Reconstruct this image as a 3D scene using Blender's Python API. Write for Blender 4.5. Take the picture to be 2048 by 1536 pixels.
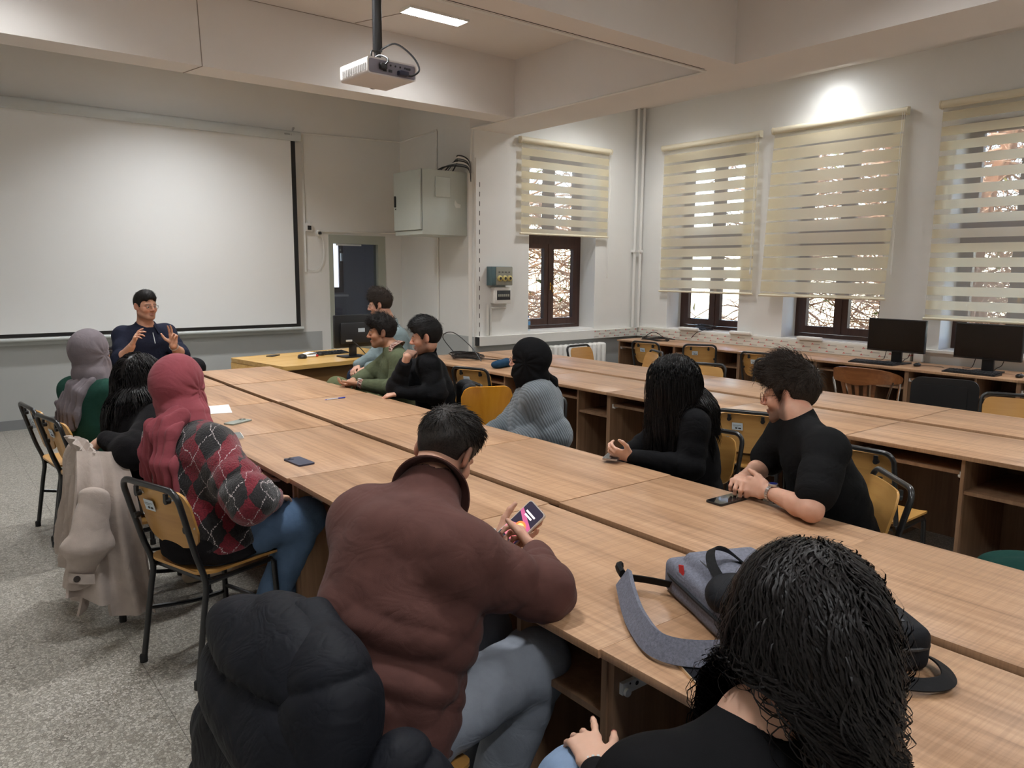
import bpy, bmesh, math, random
import numpy as np
from mathutils import Vector, Matrix, Euler, Quaternion
PI = math.pi
random.seed(7); np.random.seed(7)
for _o in list(bpy.data.objects): bpy.data.objects.remove(_o)
SC = bpy.context.scene
COL = SC.collection
# ------------------------------------------------------------------ camera
def cam_axes(yaw, pitch, roll):
    cy, sy, cp, sp = math.cos(yaw), math.sin(yaw), math.cos(pitch), math.sin(pitch)
    f = Vector((sy*cp, cy*cp, -sp)); r = Vector((cy, -sy, 0)); u = r.cross(f)
    return r*math.cos(roll)+u*math.sin(roll), -r*math.sin(roll)+u*math.cos(roll), f
cd = bpy.data.cameras.new('camera'); cam = bpy.data.objects.new('camera', cd); COL.objects.link(cam)
r_, u_, f_ = cam_axes(.67112786, .14757687, .0076130578)
cam.matrix_world = Matrix(((r_.x, u_.x, -f_.x, 0), (r_.y, u_.y, -f_.y, 0), (r_.z, u_.z, -f_.z, 1.65), (0, 0, 0, 1)))
cd.sensor_fit = 'HORIZONTAL'; cd.sensor_width = 36; cd.lens = 1521.264/2048*36; cd.clip_start = .02; cd.clip_end = 200
SC.camera = cam
# ------------------------------------------------------------------ world, sun, exposure
w = bpy.data.worlds.new('sky'); SC.world = w; w.use_nodes = True
nt = w.node_tree; nt.nodes.clear()
sky = nt.nodes.new('ShaderNodeTexSky'); sky.sky_type = 'NISHITA'; sky.sun_disc = False
sky.sun_elevation = math.radians(38); sky.sun_rotation = math.radians(-80); sky.air_density = 1.0; sky.dust_density = .7
bg = nt.nodes.new('ShaderNodeBackground'); bg.inputs['Strength'].default_value = 1.1
wo = nt.nodes.new('ShaderNodeOutputWorld')
nt.links.new(sky.outputs[0], bg.inputs[0]); nt.links.new(bg.outputs[0], wo.inputs[0])
sl = bpy.data.lights.new('sun', 'SUN'); sl.energy = 4.5; sl.angle = .02; sl.color = (1, .88, .74)
so = bpy.data.objects.new('sun', sl); COL.objects.link(so)
so.rotation_euler = Vector((.80, .25, -.62)).to_track_quat('-Z', 'Y').to_euler()
SC.view_settings.view_transform = 'Standard'; SC.view_settings.look = 'None'
SC.view_settings.gamma = 1; SC.view_settings.use_curve_mapping = False
SC.view_settings.exposure = 0.42
LAMP_W = 38.0
# ------------------------------------------------------------------ materials
MATS = {}
def nmat(name):
    m = bpy.data.materials.new(name); m.use_nodes = True; MATS[name] = m
    n = m.node_tree; return m, n, n.nodes['Principled BSDF']
def coords(n, scale=(1, 1, 1), rot=(0, 0, 0), kind='Object'):
    tc = n.nodes.new('ShaderNodeTexCoord'); mp = n.nodes.new('ShaderNodeMapping')
    mp.inputs['Scale'].default_value = scale; mp.inputs['Rotation'].default_value = rot
    n.links.new(tc.outputs[kind], mp.inputs[0]); return mp.outputs[0]
def noise(n, vec, scale, detail=4, rough=.55, dist=0):
    t = n.nodes.new('ShaderNodeTexNoise'); t.inputs['Scale'].default_value = scale; t.inputs['Detail'].default_value = detail
    t.inputs['Roughness'].default_value = rough; t.inputs['Distortion'].default_value = dist
    n.links.new(vec, t.inputs['Vector']); return t.outputs['Fac']
def ramp(n, fac, stops):
    r = n.nodes.new('ShaderNodeValToRGB'); e = r.color_ramp.elements
    while len(e) < len(stops): e.new(.5)
    for i, (p, c) in enumerate(stops): e[i].position = p; e[i].color = (*c, 1) if len(c) == 3 else c
    n.links.new(fac, r.inputs[0]); return r.outputs['Color']
def mixc(n, a, b, fac, mode='MIX'):
    x = n.nodes.new('ShaderNodeMix'); x.data_type = 'RGBA'; x.blend_type = mode
    for k, v in ((0, fac), (6, a), (7, b)):
        if hasattr(v, 'is_output'): n.links.new(v, x.inputs[k])
        else: x.inputs[k].default_value = v if k == 0 else (*v, 1)
    return x.outputs[2]
def bump(n, b, h, strength, dist=.002):
    x = n.nodes.new('ShaderNodeBump'); x.inputs['Strength'].default_value = strength; x.inputs['Distance'].default_value = dist
    n.links.new(h, x.inputs['Height']); n.links.new(x.outputs[0], b.inputs['Normal']); return x
def srgb(*c):
    return tuple(((v/255)/12.92 if v/255 <= .04045 else ((v/255+.055)/1.055)**2.4) for v in c)
def M(name, col, rough=.5, metal=0., var=0., vs=8., bs=0., bscale=60., spec=.5, sheen=0.):
    m, n, b = nmat(name)
    b.inputs['Roughness'].default_value = rough; b.inputs['Metallic'].default_value = metal
    b.inputs['Specular IOR Level'].default_value = spec; b.inputs['Sheen Weight'].default_value = sheen
    if sheen: b.inputs['Sheen Roughness'].default_value = .45
    v = coords(n)
    f = noise(n, v, vs)
    k = var
    n.links.new(ramp(n, f, [(.25, tuple(c*(1-k) for c in col)), (.75, tuple(min(1, c*(1+k)) for c in col))]), b.inputs['Base Color'])
    if bs: bump(n, b, noise(n, v, bscale, 3), bs)
    return m
def M_wood(name, c1, c2, c3, axis=1, s=1., rough=.38, cross=0., bs=.08):
    m, n, b = nmat(name)
    oi = n.nodes.new('ShaderNodeObjectInfo'); ml = n.nodes.new('ShaderNodeVectorMath'); ml.operation = 'SCALE'; ml.inputs[3].default_value = 37.; n.links.new(oi.outputs['Random'], ml.inputs[0])
    def coords2(sc):
        ad = n.nodes.new('ShaderNodeVectorMath'); n.links.new(coords(n, sc), ad.inputs[0]); n.links.new(ml.outputs[0], ad.inputs[1]); return ad.outputs[0]
    sc = [34*s]*3; sc[axis] = 1.5*s
    v = coords2(sc); f = noise(n, v, 1.0, 6, .62, .35)
    sc2 = [7*s]*3; sc2[axis] = .55*s
    f2 = noise(n, coords2(sc2), 1.0, 3, .5, .6)
    c = ramp(n, f, [(.28, c3), (.45, c2), (.62, c1)])
    c = mixc(n, c, ramp(n, f2, [(.35, c3), (.6, c1)]), .38)
    if cross:
        sc3 = [5*s]*3; sc3[1 if axis == 0 else 0] = 4; sc3[axis] = 190
        g = noise(n, coords2(sc3), 1.0, 3, .6)
        c = mixc(n, c, ramp(n, g, [(.38, (.62, .6, .58)), (.58, (1, 1, 1))]), cross, 'MULTIPLY')
    n.links.new(c, b.inputs['Base Color']); b.inputs['Roughness'].default_value = rough
    bump(n, b, f, bs, .001)
    return m
def M_emit(name, col, st):
    m, n, b = nmat(name); b.inputs['Base Color'].default_value = (*col, 1)
    b.inputs['Emission Color'].default_value = (*col, 1); b.inputs['Emission Strength'].default_value = st; return m
def M_glass(name, tint=(1, 1, 1), rough=.0, mixt=.9):
    m, n, b = nmat(name); n.nodes.remove(b)
    t = n.nodes.new('ShaderNodeBsdfTransparent'); t.inputs[0].default_value = (*tint, 1)
    g = n.nodes.new('ShaderNodeBsdfGlossy'); g.inputs['Roughness'].default_value = rough
    x = n.nodes.new('ShaderNodeMixShader'); x.inputs[0].default_value = 1-mixt
    n.links.new(t.outputs[0], x.inputs[1]); n.links.new(g.outputs[0], x.inputs[2])
    n.links.new(x.outputs[0], n.nodes['Material Output'].inputs[0]); return m
def M_cloth(name, col, transl=.4, transp=0., stripes=0):
    m, n, b = nmat(name); n.nodes.remove(b)
    d = n.nodes.new('ShaderNodeBsdfDiffuse'); d.inputs[0].default_value = (*col, 1)
    t = n.nodes.new('ShaderNodeBsdfTranslucent'); t.inputs[0].default_value = (*col, 1)
    x = n.nodes.new('ShaderNodeMixShader'); x.inputs[0].default_value = transl
    n.links.new(d.outputs[0], x.inputs[1]); n.links.new(t.outputs[0], x.inputs[2]); out = x.outputs[0]
    v = coords(n, (1, 1, 1)); f = noise(n, v, 900, 2)
    n.links.new(ramp(n, f, [(.3, tuple(c*.92 for c in col)), (.7, col)]), d.inputs[0])
    if transp:
        tr = n.nodes.new('ShaderNodeBsdfTransparent'); y = n.nodes.new('ShaderNodeMixShader'); y.inputs[0].default_value = transp
        n.links.new(out, y.inputs[1]); n.links.new(tr.outputs[0], y.inputs[2]); out = y.outputs[0]
    n.links.new(out, n.nodes['Material Output'].inputs[0]); return m
def M_attr(name, rough=.5, sheen=0., bs=0., bscale=300., sss=0., spec=.4, var=.0, vs=30):
    # base colour from the mesh's own colour attribute (what the thing is dyed or pigmented)
    m, n, b = nmat(name); a = n.nodes.new('ShaderNodeAttribute'); a.attribute_name = 'tint'
    v = coords(n); c = a.outputs['Color']
    if var: c = mixc(n, c, ramp(n, noise(n, v, vs), [(.3, (1-var,)*3), (.7, (1, 1, 1))]), 1.0, 'MULTIPLY')
    n.links.new(c, b.inputs['Base Color']); b.inputs['Roughness'].default_value = rough
    b.inputs['Sheen Weight'].default_value = sheen; b.inputs['Specular IOR Level'].default_value = spec
    if sss: b.inputs['Subsurface Weight'].default_value = sss; b.inputs['Subsurface Radius'].default_value = (.012, .005, .003)
    if bs: bump(n, b, noise(n, v, bscale, 2), bs)
    return m

wall_m = M('wall_paint', srgb(233, 232, 228), .75, var=.03, vs=1.5, bs=.12, bscale=25)
dado_m = M('dado_paint', srgb(176, 178, 176), .6, var=.03, vs=2)
ceil_m = M('ceiling_paint', srgb(228, 223, 218), .85, var=.025, vs=1.2, bs=.08, bscale=15)
base_m = M('baseboard_paint', srgb(128, 130, 132), .5, var=.05)
trunk_m = M('white_pvc', srgb(232, 230, 224), .45, var=.02)
line_m = M('dark_line', srgb(70, 64, 58), .8, var=.2, vs=30)  # dark tone of the thin beam lines and the side wall dashes
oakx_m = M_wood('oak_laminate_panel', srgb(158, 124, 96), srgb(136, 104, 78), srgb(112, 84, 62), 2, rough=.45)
ply_m = M_wood('beech_plywood', srgb(208, 160, 92), srgb(196, 146, 78), srgb(176, 124, 62), 0, .5, rough=.3)
plyo_m = M_wood('orange_plywood', srgb(238, 166, 48), srgb(226, 150, 36), srgb(196, 120, 26), 2, .4, rough=.25)
desk_y_m = M_wood('yellow_beech', srgb(226, 184, 112), srgb(214, 168, 94), srgb(190, 142, 74), 0, .6, rough=.25)
desk_b_m = M_wood('brown_panel', srgb(140, 104, 62), srgb(122, 88, 52), srgb(100, 70, 42), 0, .6, rough=.4)
walnut_m = M_wood('walnut', srgb(150, 96, 56), srgb(126, 76, 42), srgb(96, 56, 32), 0, .8, rough=.3)
black_metal = M('black_tube', (.012, .012, .013), .28, spec=.6)
black_pl = M('black_plastic', (.012, .012, .013), .42, bs=.05, bscale=400)
dark_pl = M('dark_plastic', (.02, .02, .022), .5)
screen_blk = M('screen_glass', (.012, .008, .006), .22)
chrome = M('chrome', (.75, .75, .75), .12, 1)
steel = M('steel', (.6, .6, .6), .3, 1)
white_m = M('white_plastic', srgb(235, 233, 228), .4)
silver_m = M('silver_paint', srgb(200, 204, 202), .4, var=.02)
sticker_m = M('sticker_paper', srgb(210, 222, 230), .5)
dark_print = M('dark_print', (.03, .03, .035), .7)
brown_frame = M_wood('window_wood', srgb(74, 48, 40), srgb(62, 40, 34), srgb(48, 30, 26), 2, 1, rough=.35)
brass_m = M('brass', srgb(212, 168, 84), .25, 1)
glass_m = M_glass('window_glass', (.97, .98, 1), .0, .94)
cab_m = M('cabinet_paint', srgb(196, 203, 196), .4, var=.02)
green_box = M('green_box', srgb(84, 108, 112), .4)
grey_plate = M('grey_plate', srgb(150, 150, 138), .45)
rubber = M('rubber', (.015, .015, .015), .8)
# floor: cast terrazzo, chips in a darker binder
def terrazzo():
    m, n, b = nmat('terrazzo'); v = coords(n)
    vo = n.nodes.new('ShaderNodeTexVoronoi'); vo.inputs['Scale'].default_value = 95; n.links.new(v, vo.inputs['Vector'])
    ed = n.nodes.new('ShaderNodeTexVoronoi'); ed.feature = 'DISTANCE_TO_EDGE'; ed.inputs['Scale'].default_value = 95; n.links.new(v, ed.inputs['Vector'])
    sep = n.nodes.new('ShaderNodeSeparateColor'); n.links.new(vo.outputs['Color'], sep.inputs[0])
    chips = ramp(n, sep.outputs[0], [(.0, srgb(146, 140, 130)), (.35, srgb(178, 173, 163)), (.8, srgb(206, 202, 194)), (1, srgb(126, 121, 113))])
    mask = ramp(n, ed.outputs[0], [(.02, (0, 0, 0)), (.10, (1, 1, 1))])
    c = mixc(n, srgb(124, 119, 110), chips, mask)
    big = noise(n, v, .9, 3)
    c = mixc(n, c, ramp(n, big, [(.3, (.86, .85, .82)), (.7, (1, 1, 1))]), 1.0, 'MULTIPLY')
    n.links.new(c, b.inputs['Base Color']); b.inputs['Roughness'].default_value = .3
    return m
terr_m = terrazzo()
# ------------------------------------------------------------------ mesh helpers
class MB:
    def __init__(s): s.v = []; s.f = []
    def add(s, vs, fs):
        k = len(s.v); s.v += [tuple(p) for p in vs]; s.f += [tuple(i+k for i in f) for f in fs]; return s
    def box(s, x0, x1, y0, y1, z0, z1, bev=0., mat=None):
        if bev <= 0:
            P = [(x, y, z) for z in (z0, z1) for y in (y0, y1) for x in (x0, x1)]
            F = [(0, 2, 3, 1), (4, 5, 7, 6), (0, 1, 5, 4), (2, 6, 7, 3), (0, 4, 6, 2), (1, 3, 7, 5)]
        else:
            bm = bmesh.new(); bmesh.ops.create_cube(bm, size=1)
            for q in bm.verts: q.co = Vector(((x0+x1)/2+q.co.x*(x1-x0), (y0+y1)/2+q.co.y*(y1-y0), (z0+z1)/2+q.co.z*(z1-z0)))
            bmesh.ops.bevel(bm, geom=list(bm.edges), offset=bev, segments=2, affect='EDGES', profile=.5)
            bm.verts.index_update(); P = [q.co.copy() for q in bm.verts]; F = [[q.index for q in f.verts] for f in bm.faces]; bm.free()
        if mat is not None: P = [mat @ Vector(p) for p in P]
        return s.add(P, F)
    def tube(s, pts, r, n=8, cap=True, closed=False, flat=None):
        pts = [Vector(p) for p in pts]; N = len(pts); rs = r if hasattr(r, '__len__') else [r]*N
        T = []
        for i in range(N):
            a = pts[(i-1) % N] if (closed or i > 0) else pts[i]; b = pts[(i+1) % N] if (closed or i < N-1) else pts[i]
            t = (b-a); T.append(t.normalized() if t.length > 1e-9 else Vector((0, 0, 1)))
        up = Vector((0, 0, 1)) if abs(T[0].z) < .9 else Vector((1, 0, 0))
        nrm = (up-T[0]*up.dot(T[0])).normalized(); V = []; F = []
        for i in range(N):
            nrm = (nrm-T[i]*nrm.dot(T[i])).normalized(); bi = T[i].cross(nrm)
            for k in range(n):
                a = 2*PI*k/n; fx, fy = (1, 1) if flat is None else flat
                V.append(pts[i]+(nrm*math.cos(a)*fx+bi*math.sin(a)*fy)*rs[i])
        L = N if closed else N-1
        for i in range(L):
            for k in range(n):
                j = (i+1) % N; F.append((i*n+k, i*n+(k+1) % n, j*n+(k+1) % n, j*n+k))
        if cap and not closed: F.append(tuple(range(n-1, -1, -1))); F.append(tuple((N-1)*n+k for k in range(n)))
        return s.add(V, F)
    def lathe(s, prof, n=20, mat=None, ax=(0, 0)):
        V = []; F = []
        for (r, z) in prof:
            for k in range(n): V.append((ax[0]+r*math.cos(2*PI*k/n), ax[1]+r*math.sin(2*PI*k/n), z))
        for i in range(len(prof)-1):
            for k in range(n): F.append((i*n+k, i*n+(k+1) % n, (i+1)*n+(k+1) % n, (i+1)*n+k))
        F.append(tuple(range(n-1, -1, -1))); F.append(tuple((len(prof)-1)*n+k for k in range(n)))
        if mat is not None: V = [mat @ Vector(p) for p in V]
        return s.add(V, F)
    def prism(s, poly, t0, t1, plane='xy', mat=None):
        # a 2D outline given thickness
        n = len(poly); mp = {'xy': lambda a, b, t: (a, b, t), 'xz': lambda a, b, t: (a, t, b), 'yz': lambda a, b, t: (t, a, b)}[plane]
        V = [mp(a, b, t0) for a, b in poly]+[mp(a, b, t1) for a, b in poly]
        F = [tuple(range(n-1, -1, -1)), tuple(range(n, 2*n))]+[(i, (i+1) % n, n+(i+1) % n, n+i) for i in range(n)]
        if mat is not None: V = [mat @ Vector(p) for p in V]
        return s.add(V, F)
    def grid(s, fn, nu, nv, thick=0.):
        P = [[Vector(fn(i/nu, j/nv)) for j in range(nv+1)] for i in range(nu+1)]
        V = [p for row in P for p in row]; F = [(i*(nv+1)+j, (i+1)*(nv+1)+j, (i+1)*(nv+1)+j+1, i*(nv+1)+j+1) for i in range(nu) for j in range(nv)]
        if thick:
            N = []
            for i in range(nu+1):
                for j in range(nv+1):
                    a = P[min(i+1, nu)][j]-P[max(i-1, 0)][j]; b = P[i][min(j+1, nv)]-P[i][max(j-1, 0)]
                    c = a.cross(b); N.append(c.normalized() if c.length > 1e-12 else Vector((0, 0, 1)))
            k = len(V); V2 = [p-N[i]*thick for i, p in enumerate(V)]
            F2 = [tuple(q+k for q in reversed(f)) for f in F]
            bd = [i*(nv+1) for i in range(nu+1)]+[nu*(nv+1)+j for j in range(1, nv+1)]+[i*(nv+1)+nv for i in range(nu-1, -1, -1)]+[j for j in range(nv-1, 0, -1)]
            V += V2; F = F+F2+[(bd[i], bd[i-1], bd[i-1]+k, bd[i]+k) for i in range(len(bd))]
        return s.add(V, F)
    def xf(s, m): s.v = [tuple(m @ Vector(p)) for p in s.v]; return s
    def mesh(s, name, mat, smooth=40):
        me = bpy.data.meshes.new(name); me.from_pydata(s.v, [], s.f); me.validate()
        bm = bmesh.new(); bm.from_mesh(me); bmesh.ops.recalc_face_normals(bm, faces=bm.faces); bm.to_mesh(me); bm.free()
        if mat: me.materials.append(mat)
        if smooth:
            me.polygons.foreach_set('use_smooth', [True]*len(me.polygons))
            try: me.set_sharp_from_angle(angle=math.radians(smooth))
            except Exception: pass
        return me
def link(name, me, parent=None, loc=(0, 0, 0), rot=(0, 0, 0)):
    o = bpy.data.objects.new(name, me); COL.objects.link(o); o.location = loc; o.rotation_euler = rot
    if parent is not None: o.parent = parent
    return o
def part(name, mb, mat, parent, label=None, smooth=40):
    o = link(name, mb.mesh(name, mat, smooth) if isinstance(mb, MB) else mb, parent)
    if label: o['label'] = label
    return o
def tag(o, label, cat, group=None, kind=None):
    o['label'] = label; o['category'] = cat
    if group: o['group'] = group
    if kind: o['kind'] = kind
    return o
def thing(name, label, cat, loc=(0, 0, 0), rz=0, group=None):
    o = bpy.data.objects.new(name, None); COL.objects.link(o); o.location = loc; o.rotation_euler = (0, 0, rz)
    o.empty_display_size = .05
    return tag(o, label, cat, group)
def struct(name, mb, mat, parent=None, smooth=0):
    o = link(name, mb.mesh(name, mat, smooth), parent)
    if parent is None: o['kind'] = 'structure'
    return o
def dup(o, loc=None, rz=None, label=None, group=None):
    def cp(q, par):
        c = q.copy(); COL.objects.link(c)
        if par is not None: c.parent = par
        for ch in list(q.children): cp(ch, c)
        return c
    c = cp(o, None)
    if loc is not None: c.location = loc
    if rz is not None: c.rotation_euler = (0, 0, rz)
    if label: c['label'] = label
    if group: c['group'] = group
    return c
def text(name, body, size, mat, parent, loc, rot, depth=.0006, align='CENTER', label=None):
    cu = bpy.data.curves.new(name, 'FONT'); cu.body = body; cu.size = size; cu.extrude = depth; cu.align_x = align; cu.align_y = 'CENTER'
    tmp = bpy.data.objects.new('tmp', cu); COL.objects.link(tmp); me = bpy.data.meshes.new_from_object(tmp.evaluated_get(bpy.context.evaluated_depsgraph_get())); bpy.data.objects.remove(tmp); me.name = name; me.materials.clear(); me.materials.append(mat)
    o = link(name, me, parent, loc, rot)
    if label: o['label'] = label
    return o
def arc(cx, cy, r, a0, a1, n):
    return [(cx+r*math.cos(a0+(a1-a0)*i/n), cy+r*math.sin(a0+(a1-a0)*i/n)) for i in range(n+1)]
def rrect(x0, x1, y0, y1, r, n=5):
    return arc(x1-r, y1-r, r, 0, PI/2, n)+arc(x0+r, y1-r, r, PI/2, PI, n)+arc(x0+r, y0+r, r, PI, 1.5*PI, n)+arc(x1-r, y0+r, r, 1.5*PI, 2*PI, n)
def spline(pts, n=8):
    pts = [Vector(p) for p in pts]; out = []
    for i in range(len(pts)-1):
        p0 = pts[max(i-1, 0)]; p1 = pts[i]; p2 = pts[i+1]; p3 = pts[min(i+2, len(pts)-1)]
        for k in range(n):
            t = k/n; out.append(.5*((2*p1)+(p2-p0)*t+(2*p0-5*p1+4*p2-p3)*t*t+(-p0+3*p1-3*p2+p3)*t**3))
    return out+[pts[-1]]
# ================================================================== the room
FW, RW, AX, AY, CZ, BZ = 9.15, 8.2, 5.33, 7.45, 3.86, 3.27
def slabs():
    fl = link('floor', MB().box(-1.8, 9, -3, 9.6, -.2, -.012).mesh('floor', base_m, 0)); fl['kind'] = 'structure'
    proto = {}; k = 0
    xs = [-1.8]+[.65+1.2*i for i in range(-2, 7) if -1.8 < .65+1.2*i < RW]+[RW]; ys = [-3.0]+[4.8+1.2*i for i in range(-6, 4) if -3 < 4.8+1.2*i < FW]+[FW]
    for i in range(len(xs)-1):
        for j in range(len(ys)-1):
            g = .0007
            me = MB().box(xs[i]+g, xs[i+1]-g, ys[j]+g, ys[j+1]-g, -.012, 0).mesh('floor_slab', terr_m, 0)
            link('floor_slab', me, fl)
slabs()
DX0, DX1, DZ = 4.27, 5.08, 2.09
struct('wall_front', MB().box(-1.8, DX0, FW, FW+.3, 0, CZ).box(DX1, AX+.3, FW, FW+.3, 0, CZ).box(DX0, DX1, FW, FW+.3, DZ, CZ), wall_m)
struct('wall_alcove', MB().box(AX, AX+.3, AY+.45, FW, 0, CZ), wall_m)
WIN1 = (6.17, 7.33); ZS, ZT = .885, 3.15
struct('wall_side', MB().box(AX, WIN1[0], AY, AY+.45, 0, CZ).box(WIN1[1], RW, AY, AY+.45, 0, CZ).box(WIN1[0], WIN1[1], AY, AY+.45, 0, ZS).box(WIN1[0], WIN1[1], AY, AY+.45, ZT, CZ), wall_m)
WR = [(5.76, 6.91), (3.98, 5.14), (2.2, 3.35)]
mb = MB(); ys = [-3.0]
for a, b in reversed(WR): mb.box(RW, RW+.45, ys[-1], a, 0, CZ); mb.box(RW, RW+.45, a, b, 0, ZS); mb.box(RW, RW+.45, a, b, ZT, CZ); ys.append(b)
mb.box(RW, RW+.45, ys[-1], AY+.45, 0, CZ); struct('wall_right', mb, wall_m)
struct('wall_left', MB().box(-2.1, -1.8, -3.3, FW+.3, 0, CZ), wall_m)
struct('wall_back', MB().box(-2.1, RW+.45, -3.3, -3, 0, CZ), wall_m)
struct('ceiling', MB().box(-2.1, RW+.45, -3.3, FW+.3, CZ, CZ+.25), ceil_m)
struct('trim_1', MB().box(-1.8, 9, 6.63, 6.95, BZ, CZ) if False else MB().box(-1.8, 5.27, 6.63, 6.95, BZ, CZ), ceil_m)      # beam before the screen
struct('trim_2', MB().box(-1.8, 5.27, 3.85, 4.11, BZ, CZ), ceil_m)       # cross beam
struct('trim_3', MB().box(5.27, 5.92, -3, AY, BZ, CZ), ceil_m)           # long beam along the window bay
struct('trim_4', MB().box(-1.8, DX0-.12, FW-.004, FW, 0, .87).box(DX1+.08, AX, FW-.004, FW, 0, .87), dado_m)
struct('trim_5', MB().box(AX-.004, AX, AY, FW, 0, .86).box(AX, RW, AY-.004, AY, 0, .74).box(RW-.004, RW, -3, AY, 0, .74), dado_m)
struct('baseboard_front', MB().box(-1.8, DX0-.1, FW-.014, FW, 0, .1), base_m)
struct('baseboard_alcove', MB().box(AX-.014, AX, AY, FW-.02, 0, .1), base_m)
struct('baseboard_side', MB().box(AX, RW, AY-.014, AY, 0, .1), base_m)
# hairline seams in the ceiling plaster
mb = MB()
for a, b in (((2.04, 6.627, BZ), (2.02, 6.627, CZ)), ((2.04, 6.627, BZ-.002), (1.98, 6.95, BZ-.002)), ((3.4, 6.6, CZ-.002), (3.62, 6.02, CZ-.002))): mb.tube([a, b], .0035, 4)
mb.tube([(x, 6.628+.001*math.sin(x*7), CZ-.002) for x in np.linspace(2.2, 3.6, 12)], .003, 4)
struct('trim_6', mb, M('seam', srgb(150, 140, 130), .9))
# thin cable conduits along beams and walls
def conduit(pts, r=.011, m=None, n=4, name='cable_conduit', label='thin white cable conduit along the beams', mat=trunk_m, grp=None):
    mb = MB()
    for i in range(len(pts)-1): mb.tube([pts[i], pts[i+1]], r, n)
    return tag(link(name, mb.mesh(name, mat, 0)), label, 'conduit', grp)
conduit([(2.0, 4.118, BZ-.004), (5.26, 4.118, BZ-.004), (5.262, 7.4, BZ-.004), (5.262, 7.43, 2.9)], .011, label='thin white cable conduit running along the beams down to the grey cabinet')
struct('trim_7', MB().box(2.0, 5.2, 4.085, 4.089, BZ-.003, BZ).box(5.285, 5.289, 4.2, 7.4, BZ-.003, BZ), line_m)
conduit([(3.9, FW-.01, 3.29), (AX-.01, FW-.01, 3.33), (AX-.012, 8.24, 3.36), (AX-.012, 8.24, 2.7)], .012, label='white conduit from the projection screen across the front corner to the cabinet')
conduit([(3.955, FW-.012, 3.28), (3.955, FW-.012, 1.62)], .016, label='vertical white conduit beside the screen edge')
conduit([(4.13, FW-.01, 2.12), (5.3, FW-.01, 2.14)], .011, label='white conduit running above the glazed door')
conduit([(AX-.012, 8.22, 2.07), (AX-.012, 8.22, .8)], .012, label='vertical white conduit below the grey cabinet')
# ------------------------------------------------------------------ windows
def window(n, W, along):
    # local x runs along the wall, y goes out of the room, z up
    root = link('window_%d' % n, None); root['kind'] = 'structure'
    a, b = W; w_ = b-a; D0, D1 = .29, .36
    if along == 'x': root.location = (a, AY, 0)
    else: root.location = (RW, b, 0); root.rotation_euler = (0, 0, -PI/2)
    fr = MB().box(0, w_, .02, .45, ZS-.03, ZS+.006)
    part('sill', fr, white_m, root, smooth=0)
    zt = 2.05; f = .055; c = .085
    mb = MB().box(0, f, D0, D1, ZS+.006, ZT).box(w_-f, w_, D0, D1, ZS+.006, ZT).box(f, w_-f, D0, D1, ZS+.006, ZS+.006+f*.8).box(f, w_-f, D0, D1, ZT-f, ZT).box(f, w_-f, D0-.005, D1, zt-.045, zt+.045)
    part('window_frame', mb, brown_frame, root, smooth=0)
    for (z0, z1) in ((ZS+.055, zt-.045), (zt+.045, ZT-f)):
        for s in (0, 1):
            x0, x1 = (f, w_/2) if s == 0 else (w_/2, w_-f)
            m2 = MB().box(x0, x0+c, D0-.012, D1-.02, z0, z1).box(x1-c, x1, D0-.012, D1-.02, z0, z1).box(x0+c, x1-c, D0-.012, D1-.02, z0, z0+c).box(x0+c, x1-c, D0-.012, D1-.02, z1-c*.7, z1)
            m2.box(x1-.012 if s == 0 else x0, x1 if s == 0 else x0+.012, D0-.02, D0-.012, z0, z1)
            cs = part('casement', m2, brown_frame, root, smooth=0)
            part('pane', MB().box(x0+c, x1-c, D0+.02, D0+.026, z0+c, z1-c*.7), glass_m, cs, smooth=0)
            if z0 < 1.5 and s == 1:
                h = MB().box(x0+.012, x0+.032, D0-.022, D0-.012, 1.40, 1.50).tube(spline([(x0+.022, D0-.02, 1.46), (x0+.022, D0-.06, 1.462), (x0+.022, D0-.062, 1.44), (x0+.024, D0-.058, 1.37)]), .007, 6)
                part('handle', h, brass_m, cs)
    return root
window(1, WIN1, 'x')
for i, W in enumerate(WR): window(i+2, W, 'y')
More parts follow.
